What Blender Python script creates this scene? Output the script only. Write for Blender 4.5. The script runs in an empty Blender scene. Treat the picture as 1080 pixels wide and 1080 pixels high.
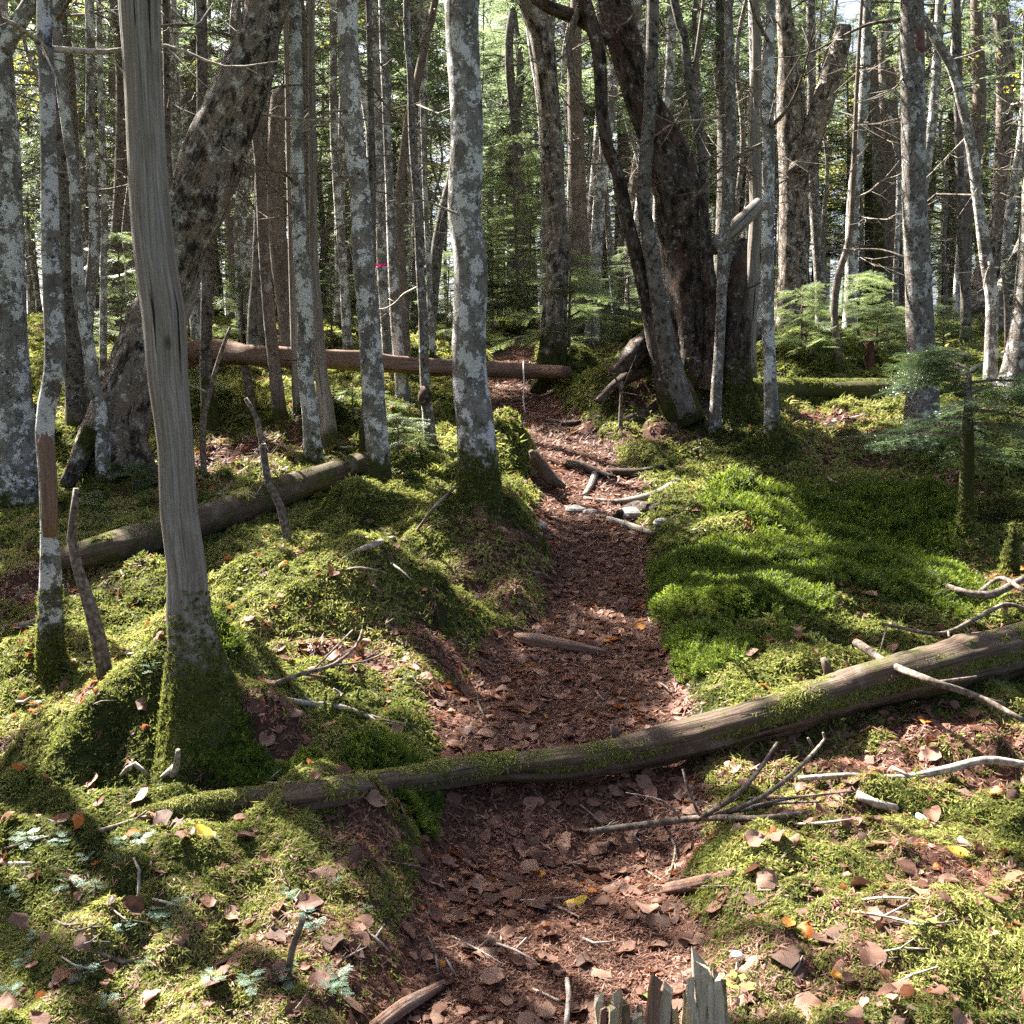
import bpy, math, random
import numpy as np
from mathutils import Matrix, Vector

# ------------------------------------------------------------------ camera, sky, sun, exposure
SC = bpy.context.scene
COL = SC.collection
PITCH = math.radians(5.0)
F = 1083.0
CAMZ = 1.5
SUN_AZ = math.radians(-48.0)      # measured from +Y towards +X
SUN_EL = math.radians(51.0)

cam_d = bpy.data.cameras.new("camera")
cam = bpy.data.objects.new("camera", cam_d)
COL.objects.link(cam)
cam.location = (0, 0, CAMZ)
cam.rotation_euler = (math.radians(90) - PITCH, 0, 0)
cam_d.sensor_fit = 'HORIZONTAL'
cam_d.angle = 2 * math.atan(540.0 / F)
cam_d.clip_start = 0.05
cam_d.clip_end = 1000
SC.camera = cam

world = bpy.data.worlds.new("World")
SC.world = world
world.use_nodes = True
wn = world.node_tree
wn.nodes.clear()
w_out = wn.nodes.new("ShaderNodeOutputWorld")
w_bg = wn.nodes.new("ShaderNodeBackground")
w_sky = wn.nodes.new("ShaderNodeTexSky")
w_sky.sky_type = 'NISHITA'
w_sky.sun_disc = False
w_sky.sun_elevation = SUN_EL
w_sky.sun_rotation = SUN_AZ
w_sky.dust_density = 5.0
w_sky.ozone_density = 0.0
w_sky.air_density = 0.6
w_bg.inputs[1].default_value = 0.05
wn.links.new(w_sky.outputs[0], w_bg.inputs[0])
wn.links.new(w_bg.outputs[0], w_out.inputs[0])

SUN = np.array([math.sin(SUN_AZ) * math.cos(SUN_EL), math.cos(SUN_AZ) * math.cos(SUN_EL), math.sin(SUN_EL)])
sl = bpy.data.lights.new("sun", 'SUN')
sl.energy = 5.0
sl.angle = math.radians(0.5)
sl.color = (1.0, 0.95, 0.86)
so = bpy.data.objects.new("sun", sl)
COL.objects.link(so)
so.rotation_euler = Vector(SUN).to_track_quat('Z', 'Y').to_euler()

SC.view_settings.view_transform = 'Standard'
SC.view_settings.look = 'None'
SC.view_settings.gamma = 1
SC.view_settings.exposure = 3.15
SC.render.engine = 'CYCLES'
cy = SC.cycles
cy.max_bounces = 6
cy.diffuse_bounces = 4
cy.glossy_bounces = 2
cy.transmission_bounces = 3
cy.transparent_max_bounces = 4
cy.caustics_reflective = False
cy.caustics_refractive = False
cy.sample_clamp_indirect = 6
cy.use_denoising = False
try:
    cy.denoiser = 'OPENIMAGEDENOISE'
    cy.denoising_input_passes = 'RGB_ALBEDO_NORMAL'
    cy.denoising_prefilter = 'ACCURATE'
except Exception:
    pass

RNG = np.random.default_rng(11)
random.seed(5)

# ------------------------------------------------------------------ numeric helpers
def _hash(ix, iy, iz, seed):
    h = (ix.astype(np.int64) * 374761393 + iy.astype(np.int64) * 668265263 + iz.astype(np.int64) * 2147483647 + seed * 974711) & 0xFFFFFFFF
    h = ((h ^ (h >> 13)) * 1274126177) & 0xFFFFFFFF
    h = ((h ^ (h >> 16)) * 2246822519) & 0xFFFFFFFF
    return ((h ^ (h >> 15)) & 0xFFFFFF) / float(0xFFFFFF)

def noise3(x, y, z, seed=0):
    ix, iy, iz = np.floor(x), np.floor(y), np.floor(z)
    fx, fy, fz = x - ix, y - iy, z - iz
    fx = fx * fx * (3 - 2 * fx); fy = fy * fy * (3 - 2 * fy); fz = fz * fz * (3 - 2 * fz)
    ix = ix.astype(np.int64); iy = iy.astype(np.int64); iz = iz.astype(np.int64)
    r = 0
    for a in (0, 1):
        for b in (0, 1):
            for c in (0, 1):
                w = (fx if a else 1 - fx) * (fy if b else 1 - fy) * (fz if c else 1 - fz)
                r = r + w * _hash(ix + a, iy + b, iz + c, seed)
    return r

def fbm2(x, y, seed=0, octs=3):
    r, a, t = 0, 1.0, 0
    for o in range(octs):
        r = r + a * noise3(x * 2 ** o + 7.3 * o, y * 2 ** o - 3.1 * o, np.zeros_like(x) + 0.5, seed + o)
        t += a; a *= 0.5
    return r / t

def sstep(a, b, x):
    t = np.clip((x - a) / (b - a), 0, 1)
    return t * t * (3 - 2 * t)

def unit(v):
    v = np.asarray(v, float)
    return v / (np.linalg.norm(v) + 1e-12)

CP, SP = math.cos(PITCH), math.sin(PITCH)
def ray(px, py):
    u = (px - 540.0) / F; v = (540.0 - py) / F
    return np.array([u, CP + v * SP, -SP + v * CP])
def at_depth(px, py, d):
    r = ray(px, py); t = d / r[1]
    return np.array([0, 0, CAMZ]) + r * t
def project(P):
    P = np.asarray(P, float)
    x = P[..., 0]; y = P[..., 1]; z = P[..., 2] - CAMZ
    dep = y * CP - z * SP
    up = y * SP + z * CP
    dep = np.where(dep < 0.05, 0.05, dep)
    return 540 + F * x / dep, 540 - F * up / dep, dep

# ------------------------------------------------------------------ ground shape
_ty = np.array([-160, -10, 0, 2.35, 3.3, 3.7, 4.05, 5.0, 6.7, 8.2, 9.4, 10.6, 12.6, 18, 30, 60, 160], float)
_tz = np.array([-8., -0.3, 0, 0.05, 0.07, 0.11, 0.20, 0.31, 0.535, 0.94, 1.29, 1.655, 2.15, 3.1, 4.58, 7.0, 12.0])
_fy = np.linspace(-160, 160, 32001)
_fz = np.interp(_fy, _ty, _tz)
_k = np.hanning(81); _k /= _k.sum()
_fz = np.convolve(np.pad(_fz, 40, mode='edge'), _k, mode='valid')
def zb(y):
    return np.interp(y, _fy, _fz)
_ts = np.concatenate([np.arange(0.8, 25, 0.01), np.arange(25, 90, 0.1)])
def hit(px, py, fn):
    r = ray(px, py)
    X = r[0] * _ts; Y = r[1] * _ts; Z = CAMZ + r[2] * _ts
    below = Z < fn(X, Y)
    if not below.any():
        i = len(_ts) - 1
    else:
        i = int(np.argmax(below))
    return np.array([X[i], Y[i], float(fn(X[i:i + 1], Y[i:i + 1])[0])])
_b = lambda x, y: zb(y)

PATH_PX = [(560, 1200, 150), (575, 1080, 190), (585, 980, 165), (590, 890, 150), (605, 810, 150), (592, 745, 142), (615, 690, 105), (632, 640, 66),
           (634, 595, 56), (622, 550, 60), (622, 505, 62), (608, 475, 45), (570, 448, 42), (545, 425, 48), (530, 408, 45), (540, 385, 30), (545, 365, 20), (545, 350, 10)]
_pp = []
for (a, b, w) in PATH_PX:
    q = hit(a, b, _b)
    _pp.append((q[0], q[1], w * q[1] / F))
_pp = np.array(_pp)
def path_q(x, y):
    best = np.full(np.shape(x), 9.0)
    for i in range(len(_pp) - 1):
        a, b = _pp[i], _pp[i + 1]
        dx, dy = b[0] - a[0], b[1] - a[1]
        t = np.clip(((x - a[0]) * dx + (y - a[1]) * dy) / (dx * dx + dy * dy), 0, 1)
        d = np.hypot(x - a[0] - t * dx, y - a[1] - t * dy) / (a[2] + (b[2] - a[2]) * t)
        best = np.minimum(best, d)
    return best
MOUNDS_PX = [(320, 672, .62, .48, .30), (425, 668, .36, .30, .22), (495, 592, .55, .50, .30), (212, 778, .46, .42, .10), (270, 845, .55, .17, .17), (110, 850, .45, .2, .10), (820, 640, 1.0, .95, .20),
             (760, 560, .6, .6, .14), (395, 552, .40, .35, .22), (540, 492, .34, .34, .34), (900, 960, .8, .55, .12), (180, 930, .9, .42, .13), (705, 425, 1.1, 1.0, .34),
             (655, 440, .5, .5, .14), (870, 390, .6, .6, .34), (50, 720, .35, .35, .12), (140, 640, .3, .3, .12), (60, 620, .4, .3, .15), (590, 402, .5, .4, .25),
             (330, 450, .8, .6, .2), (230, 430, .8, .6, .15), (1050, 480, .8, .7, .2), (370, 900, .35, .3, .1), (940, 470, .7, .5, .12), (815, 480, .5, .4, .12)]
_mm = []
for (a, b, rx, ry, h) in MOUNDS_PX:
    q = hit(a, b, _b)
    _mm.append((q[0], q[1], rx, ry, h))
DIP = hit(590, 872, _b)
SKIRTS = [(*hit(212, 790, _b)[:2], .80, .52), (*hit(55, 725, _b)[:2], .22, .20), (*hit(506, 545, _b)[:2], .45, .25), (*hit(815, 485, _b)[:2], .3, .15), (*hit(1018, 580, _b)[:2], .3, .2)]
def G(x, y):
    x = np.asarray(x, float); y = np.asarray(y, float)
    q = path_q(x, y)
    wav = sstep(0.7, 1.6, q)
    z = zb(y) + 0.10 * (fbm2(x * .45, y * .45, 3) - .5) * (0.4 + 0.6 * wav)
    z = z + (0.22 * (fbm2(x * 1.25, y * 1.25, 8, 2) - .5) + 0.12 * (fbm2(x * 4.2, y * 4.2, 15, 2) - .5)) * (0.25 + 0.75 * wav)
    z0_ = np.zeros_like(x)
    bil = 0.115 * np.abs(2 * noise3(x * 4.6, y * 4.6, z0_ + .3, 41) - 1) + 0.055 * np.abs(2 * noise3(x * 11, y * 11, z0_ + .7, 43) - 1)
    z = z + 0.02 * (fbm2(x * 6, y * 6, 21, 2) - .5) + (bil - .05) * (.15 + .85 * wav)
    z = z - 0.09 * (1 - sstep(0.75, 1.25, q))
    for (mx, my, rx, ry, h) in _mm:
        e = ((x - mx) / rx) ** 2 + ((y - my) / ry) ** 2
        z = z + 1.25 * h * np.exp(-e ** 1.3) * (0.35 + 0.65 * wav)
    for (mx, my, rr_, h) in SKIRTS:
        z = z + h * np.exp(-1.9 * np.hypot(x - mx, y - my) / rr_)
    e = ((x - DIP[0]) / .55) ** 2 + ((y - DIP[1] - .02) / .26) ** 2
    z = z - 0.12 * np.exp(-e)
    return z
def gz(x, y):
    return float(G(np.array([x]), np.array([y]))[0])
def ghit(px, py):
    return hit(px, py, G)
LITTER_PX = [(930, 800, 1.0, .20), (1000, 770, .6, .25), (1035, 620, .28, .5), (60, 800, .35, .3), (380, 720, .45, .2), (300, 860, .3, .15), (470, 700, .35, .25),
             (250, 480, 1.0, .7), (880, 445, .9, .5), (540, 1050, 1.0, .5), (20, 640, .5, .4), (1000, 950, .25, .3), (880, 870, .3, .12), (330, 600, .5, .2), (700, 470, .6, .3), (390, 930, .15, .25)]
_ll = []
for (a, b, rx, ry) in LITTER_PX:
    q = hit(a, b, _b)
    _ll.append((q[0], q[1], rx, ry))
def litter(x, y):
    q = path_q(x, y) + 0.55 * (fbm2(x * 2.2, y * 2.2, 31, 3) - .5)
    v = 1 - sstep(0.85, 1.12, q)
    for (mx, my, rx, ry) in _ll:
        e = ((x - mx) / rx) ** 2 + ((y - my) / ry) ** 2
        v = np.maximum(v, 0.85 * np.exp(-e))
    patch = fbm2(x * 1.1 + 40, y * 1.1, 37, 3)
    v = np.maximum(v, 0.6 * sstep(.56, .70, patch))
    far = sstep(9, 16, y)
    v = np.maximum(v, far * sstep(.42, .62, patch) * .8)
    return np.clip(v, 0, 1)

# where sun reaches the ground: sprays whose shadow would fall on a sunny patch are left out of the crowns
LIT = [(330, 640, 130, 48, 1), (490, 672, 70, 30, 1), (430, 585, 55, 40, 1), (565, 600, 45, 45, .05), (110, 640, 70, 35, .8), (310, 785, 95, 42, 0), (215, 735, 50, 40, .15),
       (100, 770, 55, 50, .95), (250, 842, 150, 16, 1), (140, 900, 110, 50, .7), (60, 1030, 130, 50, 1), (330, 930, 110, 50, .8), (430, 865, 70, 38, 0), (570, 860, 170, 40, 0), (555, 915, 125, 55, 0),
       (650, 905, 50, 18, .7), (540, 985, 70, 16, .6), (560, 1050, 200, 28, 1), (640, 990, 60, 14, 1), (600, 765, 120, 42, .02), (590, 702, 85, 30, .02), (655, 645, 30, 16, .9), (635, 590, 60, 42, 0),
       (610, 488, 65, 18, 1), (555, 430, 60, 14, .15), (735, 640, 55, 60, 0), (860, 555, 160, 26, .05), (830, 606, 105, 28, 1), (910, 650, 50, 22, .9), (960, 590, 80, 45, 0), (720, 518, 65, 24, 1), (790, 535, 50, 15, .9),
       (650, 455, 70, 18, 1), (720, 442, 60, 20, .9), (890, 445, 70, 18, 1), (800, 475, 60, 22, .05), (1010, 520, 90, 45, .05), (1040, 620, 30, 40, .7), (850, 715, 130, 24, .8), (1030, 680, 60, 22, 1),
       (760, 790, 60, 28, .9), (640, 790, 70, 20, .4), (920, 800, 170, 36, 1), (1000, 885, 90, 40, .3), (850, 930, 120, 50, .8), (1000, 1000, 90, 50, .9), (850, 1045, 90, 35, .2), (720, 880, 80, 25, .2), (735, 932, 50, 14, 1),
       (150, 540, 110, 45, .3), (360, 545, 60, 30, .8), (250, 490, 60, 18, .9), (40, 560, 60, 40, .2), (260, 720, 40, 30, .1)]
def lit_at(P):
    x, y, z = P[:, 0].copy(), P[:, 1].copy(), P[:, 2].copy()
    for it in range(8):
        t = (z - (zb(y) if it < 5 else G(x, y))) / SUN[2]
        x = x - SUN[0] * t; y = y - SUN[1] * t; z = z - SUN[2] * t
    px, py, dep = project(np.stack([x, y, z + 0.05], 1))
    nz = fbm2(x * 1.3 + 5, y * .9, 83, 3)
    L = .12 + .78 * sstep(.46, .54, nz)
    for (cx, cy_, rx, ry, v) in LIT:
        k_ = 1.35 if v > .6 else 1.0
        e = ((px - cx) / (rx * k_)) ** 2 + ((py - cy_) / (ry * k_)) ** 2
        w = np.exp(-e ** 1.8)
        L = L * (1 - w) + v * w
    out = (y < 2) | (px < -60) | (px > 1140) | (py < 395)
    return np.where(out, np.clip(.1 + .8 * sstep(.44, .56, nz), 0, 1), L)

# ------------------------------------------------------------------ mesh and object helpers
def mesh_from(name, V, T, mats, attrs=None, smooth=True, midx=None, vecs=None):
    me = bpy.data.meshes.new(name)
    V = np.ascontiguousarray(V, dtype=np.float32); T = np.ascontiguousarray(T, dtype=np.int32)
    me.vertices.add(len(V)); me.vertices.foreach_set('co', V.ravel())
    me.loops.add(3 * len(T)); me.loops.foreach_set('vertex_index', T.ravel())
    me.polygons.add(len(T)); me.polygons.foreach_set('loop_start', np.arange(0, 3 * len(T), 3, dtype=np.int32))
    me.polygons.foreach_set('use_smooth', np.full(len(T), smooth, dtype=bool))
    if midx is not None:
        me.polygons.foreach_set('material_index', np.asarray(midx, dtype=np.int32))
    for k, a in (attrs or {}).items():
        at = me.attributes.new(k, 'FLOAT', 'POINT'); at.data.foreach_set('value', np.ascontiguousarray(a, dtype=np.float32))
    for k, a in (vecs or {}).items():
        at = me.attributes.new(k, 'FLOAT_VECTOR', 'POINT'); at.data.foreach_set('vector', np.ascontiguousarray(a, dtype=np.float32).ravel())
    for m in (mats if isinstance(mats, (list, tuple)) else [mats]):
        me.materials.append(m)
    me.update(calc_edges=True)
    return me
def link(name, me, parent=None, loc=None):
    o = bpy.data.objects.new(name, me); COL.objects.link(o)
    if parent is not None: o.parent = parent
    if loc is not None: o.location = loc
    return o
def tag(o, label=None, cat=None, group=None, kind=None):
    if label: o['label'] = label
    if cat: o['category'] = cat
    if group: o['group'] = group
    if kind: o['kind'] = kind
    return o
def root(name, loc, label, cat, group=None):
    o = bpy.data.objects.new(name, None); COL.objects.link(o); o.location = loc; o.empty_display_size = .1
    return tag(o, label, cat, group)

class Bag:
    def __init__(s): s.V = []; s.T = []; s.n = 0; s.A = {}; s.W = []; s.M = []
    def add(s, V, T, m=0, tc=None, **attrs):
        s.V.append(V); s.T.append(T + s.n); s.n += len(V); s.M.append(np.full(len(T), m))
        s.W.append(tc if tc is not None else V)
        for k, a in attrs.items(): s.A.setdefault(k, []).append(np.broadcast_to(a, (len(V),)))
    def mesh(s, name, mats, smooth=True):
        return mesh_from(name, np.concatenate(s.V), np.concatenate(s.T), mats, {k: np.concatenate(a) for k, a in s.A.items()}, smooth,
                         np.concatenate(s.M), {'tc': np.concatenate(s.W)})

def spline(P, R, step):
    P = np.asarray(P, float); R = np.asarray(R, float)
    if len(P) == 2:
        P = np.array([P[0], (P[0] + P[1]) / 2, P[1]]); R = np.array([R[0], (R[0] + R[1]) / 2, R[1]])
    Q = np.vstack([2 * P[0] - P[1], P, 2 * P[-1] - P[-2]])
    out, rad = [], []
    for i in range(1, len(Q) - 2):
        n = max(1, int(np.linalg.norm(Q[i + 1] - Q[i]) / step))
        t = np.arange(n) / n
        a, b, c, d = Q[i - 1], Q[i], Q[i + 1], Q[i + 2]
        tt = t[:, None]
        out.append(.5 * (2 * b + (c - a) * tt + (2 * a - 5 * b + 4 * c - d) * tt ** 2 + (3 * b - 3 * c + d - a) * tt ** 3))
        rad.append(R[i - 1] + (R[i] - R[i - 1]) * t)
    out.append(P[-1:]); rad.append(R[-1:])
    return np.concatenate(out), np.concatenate(rad)

def tube(P, R, segs=12, step=.06, rough=0.0, freq=6.0, seed=0, flare=0.0, lobes=4, mossh=0.0, cap=True, flat=None, ribs=0.0, flare_h=2.2):
    P, R = spline(P, R, step)
    n = len(P)
    Tn = np.gradient(P, axis=0); Tn /= np.linalg.norm(Tn, axis=1)[:, None] + 1e-9
    ref = np.array([0, 1, 0.]) if abs(Tn[0][1]) < .9 else np.array([1., 0, 0])
    N = np.zeros_like(P); N[0] = unit(np.cross(np.cross(Tn[0], ref), Tn[0]))
    for i in range(1, n):
        v = N[i - 1] - Tn[i] * np.dot(N[i - 1], Tn[i]); N[i] = unit(v)
    B = np.cross(Tn, N)
    s = np.concatenate([[0], np.cumsum(np.linalg.norm(np.diff(P, axis=0), axis=1))])
    th = np.arange(segs) / segs * 2 * math.pi
    ct, st = np.cos(th), np.sin(th)
    rr = R[:, None] * np.ones(segs)[None]
    S = s[:, None] * np.ones(segs)[None]
    if flare:
        k = np.exp(-S / (flare_h * R[0]))
        ph = seed * 1.7
        rr = rr * (1 + flare * k * (0.75 + 0.5 * np.cos(lobes * th + ph)[None] + .25 * np.cos((lobes + 3) * th - ph)[None]))
    tcx = ct[None] * R[:, None]; tcy = st[None] * R[:, None]
    if rough:
        o = seed * 13.7
        w = noise3(tcx * freq + o, tcy * freq, S * freq * .6, seed) - .5
        w = w + .5 * (noise3(tcx * freq * 2.3 + o, tcy * freq * 2.3, S * freq * 1.5, seed + 5) - .5)
        w = w + .35 * (noise3(tcx * 0 + S * freq * .25 + o, tcx * 0, tcx * 0, seed + 9) - .5)
        rr = rr * (1 + rough * 1.6 * w)
    if ribs:
        rr = rr * (1 + ribs * (noise3(ct[None] * 4 + 0 * S + seed, st[None] * 4 + 0 * S, S * .5, seed + 3) - .5))
    V = P[:, None, :] + rr[..., None] * (ct[None, :, None] * N[:, None, :] + st[None, :, None] * B[:, None, :])
    V = V.reshape(-1, 3)
    TC = np.stack([tcx, tcy, S], -1).reshape(-1, 3)
    i = np.arange(n - 1)[:, None] * segs; j = np.arange(segs)[None]; j2 = (j + 1) % segs
    a, b, c, d = i + j, i + j2, i + segs + j2, i + segs + j
    T = np.concatenate([np.stack([a, b, c], -1).reshape(-1, 3), np.stack([a, c, d], -1).reshape(-1, 3)])
    hb = S.reshape(-1)
    if cap:
        V = np.vstack([V, P[0], P[-1]]); TC = np.vstack([TC, [0, 0, 0], [0, 0, s[-1]]]); hb = np.append(hb, [0, s[-1]])
        k0, k1 = n * segs, n * segs + 1
        jj = np.arange(segs)
        T = np.concatenate([T, np.stack([np.full(segs, k0), (jj + 1) % segs, jj], -1),
                            np.stack([np.full(segs, k1), (n - 1) * segs + jj, (n - 1) * segs + (jj + 1) % segs], -1)])
    moss = np.clip(1.15 - hb / max(mossh, 1e-3), 0, 1) if mossh > 0 else np.zeros_like(hb)
    return V, T, TC, moss

def scatter(pos, M, sc, protos, var):
    """place protos (equal role shapes) at pos with 3x3 frames M and scales sc; returns V,T,index of the instance per vertex"""
    Vs, Ts, Is, n = [], [], [], 0
    for k, (pv, pt) in enumerate(protos):
        sel = np.where(var == k)[0]
        if not len(sel): continue
        v = np.einsum('kij,nj->kni', M[sel], pv) * sc[sel][:, None, None] + pos[sel][:, None, :]
        t = pt[None] + (np.arange(len(sel)) * len(pv))[:, None, None] + n
        Vs.append(v.reshape(-1, 3)); Ts.append(t.reshape(-1, 3)); Is.append(np.repeat(sel, len(pv)))
        n += len(sel) * len(pv)
    return np.concatenate(Vs), np.concatenate(Ts), np.concatenate(Is)
def frames(N, rng):
    N = N / np.linalg.norm(N, axis=1)[:, None]
    r = rng.normal(size=N.shape)
    t = np.cross(N, r); t /= np.linalg.norm(t, axis=1)[:, None] + 1e-9
    b = np.cross(N, t)
    return np.stack([t, b, N], -1)
def dirframes(D, U):
    """frames whose x axis is D and z axis near U"""
    D = D / (np.linalg.norm(D, axis=1)[:, None] + 1e-9)
    b = np.cross(U, D); b /= np.linalg.norm(b, axis=1)[:, None] + 1e-9
    return np.stack([D, b, np.cross(D, b)], -1)
def gnormal(x, y, e=.06):
    dx = (G(x + e, y) - G(x - e, y)) / (2 * e); dy = (G(x, y + e) - G(x, y - e)) / (2 * e)
    n = np.stack([-dx, -dy, np.ones_like(dx)], 1)
    return n / np.linalg.norm(n, axis=1)[:, None]

# ------------------------------------------------------------------ materials
class NT:
    def __init__(s, name):
        s.m = bpy.data.materials.new(name); s.m.use_nodes = True
        s.t = s.m.node_tree; s.t.nodes.clear()
        s.out = s.n('ShaderNodeOutputMaterial')
    def n(s, ty): return s.t.nodes.new(ty)
    def put(s, sock, v):
        if hasattr(v, 'is_output') or isinstance(v, bpy.types.NodeSocket): s.t.links.new(v, sock)
        elif isinstance(v, (tuple, list)) and len(v) == 3 and sock.type == 'RGBA': sock.default_value = (*v, 1)
        else: sock.default_value = v
    def attr(s, name, vec=False):
        a = s.n('ShaderNodeAttribute'); a.attribute_name = name
        return a.outputs['Vector'] if vec else a.outputs['Fac']
    def rand(s): return s.n('ShaderNodeObjectInfo').outputs['Random']
    def objco(s): return s.n('ShaderNodeTexCoord').outputs['Object']
    def geo(s): return s.n('ShaderNodeNewGeometry').outputs['Position']
    def math(s, op, a, b=0.0, clamp=False):
        m = s.n('ShaderNodeMath'); m.operation = op; m.use_clamp = clamp; s.put(m.inputs[0], a); s.put(m.inputs[1], b); return m.outputs[0]
    def vmul(s, v, k):
        m = s.n('ShaderNodeVectorMath'); m.operation = 'MULTIPLY'; s.put(m.inputs[0], v); s.put(m.inputs[1], k); return m.outputs[0]
    def vadd(s, v, k):
        m = s.n('ShaderNodeVectorMath'); m.operation = 'ADD'; s.put(m.inputs[0], v); s.put(m.inputs[1], k); return m.outputs[0]
    def noise(s, vec, scale, detail=4, rough=.55, dist=0.0):
        t = s.n('ShaderNodeTexNoise'); s.put(t.inputs['Vector'], vec); t.inputs['Scale'].default_value = scale
        t.inputs['Detail'].default_value = detail; t.inputs['Roughness'].default_value = rough; t.inputs['Distortion'].default_value = dist
        return t.outputs['Fac']
    def voro(s, vec, scale, feat='F1', out='Distance'):
        t = s.n('ShaderNodeTexVoronoi'); t.feature = feat; s.put(t.inputs['Vector'], vec); t.inputs['Scale'].default_value = scale
        return t.outputs[out]
    def ramp(s, f, stops, interp='LINEAR'):
        r = s.n('ShaderNodeValToRGB'); s.put(r.inputs[0], f); e = r.color_ramp.elements; r.color_ramp.interpolation = interp
        while len(e) < len(stops): e.new(.5)
        for el, (p, c) in zip(e, stops):
            el.position = p; el.color = (c, c, c, 1) if isinstance(c, (int, float)) else (*c, 1)
        return r.outputs[0]
    def mix(s, f, a, b, mode='MIX'):
        m = s.n('ShaderNodeMix'); m.data_type = 'RGBA'; m.blend_type = mode
        s.put(m.inputs[0], f); s.put(m.inputs[6], a); s.put(m.inputs[7], b); return m.outputs[2]
    def bump(s, h, strength=.5, dist=.01):
        b = s.n('ShaderNodeBump'); b.inputs['Strength'].default_value = strength; b.inputs['Distance'].default_value = dist; s.put(b.inputs['Height'], h); return b.outputs[0]
    def done(s, col, rough=.85, normal=None, transl=0.0, tcol=None, spec=.25):
        p = s.n('ShaderNodeBsdfPrincipled'); s.put(p.inputs['Base Color'], col); s.put(p.inputs['Roughness'], rough); p.inputs['Specular IOR Level'].default_value = spec
        if normal is not None: s.put(p.inputs['Normal'], normal)
        sh = p.outputs[0]
        if transl:
            t = s.n('ShaderNodeBsdfTranslucent'); s.put(t.inputs[0], tcol if tcol is not None else col)
            x = s.n('ShaderNodeMixShader'); x.inputs[0].default_value = transl
            s.t.links.new(sh, x.inputs[1]); s.t.links.new(t.outputs[0], x.inputs[2]); sh = x.outputs[0]
        s.t.links.new(sh, s.out.inputs[0])
        return s.m
    def tc(s):
        c = s.n('ShaderNodeCombineXYZ'); r = s.rand()
        s.put(c.inputs[0], s.math('MULTIPLY', r, 37.)); s.put(c.inputs[1], s.math('MULTIPLY', r, 91.)); s.put(c.inputs[2], s.math('MULTIPLY', r, 53.))
        return s.vadd(s.attr('tc', True), c.outputs[0])

def moss_layer(k, col, tc, lo=.35, hi=.6, mcol=((.022, .026, .008), (.075, .080, .018))):
    mn = k.noise(tc, 8, 9, .72)
    f = k.math('ADD', k.attr('moss'), k.math('MULTIPLY', k.math('SUBTRACT', mn, .5), k.math('MULTIPLY', k.math('SUBTRACT', 1.25, k.attr('moss')), 2.2)))
    f = k.math('MULTIPLY', f, k.math('MULTIPLY', k.attr('moss'), 6.0, True))
    f = k.ramp(f, [(lo, 0.), (hi, 1.)])
    mc = k.mix(k.noise(tc, 45, 4, .7), mcol[0], mcol[1])
    return k.mix(f, col, mc), f

def bark_grey(name, dark=(.036, .031, .027), light=(.43, .395, .35), lichen=(.76, .75, .73), amount=.497, spots=.66, sc=1.0):
    k = NT(name); tc = k.tc()
    st = k.vmul(tc, (1.0, 1.0, .55))
    n1 = k.noise(st, 16 * sc, 10, .78, .15)
    col = k.ramp(n1, [(.30, dark), (.52, tuple(.55 * a + .45 * b for a, b in zip(light, dark))), (.72, light)])
    big = k.noise(tc, 3.2 * sc, 6, .7)
    col = k.mix(k.ramp(big, [(.40, 0.), (.62, .6)]), col, (.085, .068, .055))
    rings = k.noise(k.vmul(tc, (3., 3., 46.)), 1.4, 5, .65)
    col = k.mix(k.ramp(rings, [(.60, 0.), (.72, .65)]), col, (.035, .030, .027))
    li = k.noise(k.vmul(tc, (1, 1, .9)), 7.5 * sc, 9, .72, .12)
    fine = k.noise(tc, 70, 5, .75)
    lf = k.ramp(k.math('ADD', li, k.math('MULTIPLY', k.math('SUBTRACT', fine, .5), .30)), [(amount, 0.), (amount + .03, .92)])
    lc = k.mix(k.noise(tc, 22, 4), tuple(.62 * a for a in lichen), lichen)
    col = k.mix(lf, col, lc)
    li2 = k.math('ADD', k.voro(k.vadd(tc, (3.1, 1.7, .4)), 15 * sc), k.math('MULTIPLY', k.math('SUBTRACT', fine, .5), .45))
    gate = k.noise(tc, 3.3, 2)
    col = k.mix(k.math('MULTIPLY', k.ramp(li2, [(.20, .75), (.27, 0.)]), k.ramp(gate, [(.5, 0.), (.62, 1.)])), col, tuple(.8 * a for a in lichen))
    sp = k.noise(k.vadd(tc, (9., 4., 2.)), 17 * sc, 8, .76, .1)
    col = k.mix(k.ramp(sp, [(spots - .08, 0.), (spots - .02, .9)]), col, (.018, .017, .015))
    col, mf = moss_layer(k, col, tc)
    h = k.math('ADD', k.math('MULTIPLY', n1, 1.0), k.math('MULTIPLY', k.noise(st, 60, 4, .7), .4))
    h = k.math('ADD', h, k.math('MULTIPLY', lf, .18))
    h = k.math('SUBTRACT', h, k.math('MULTIPLY', rings, .25))
    return k.done(col, .9, k.bump(h, 1.0, .032), spec=.15)

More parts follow.
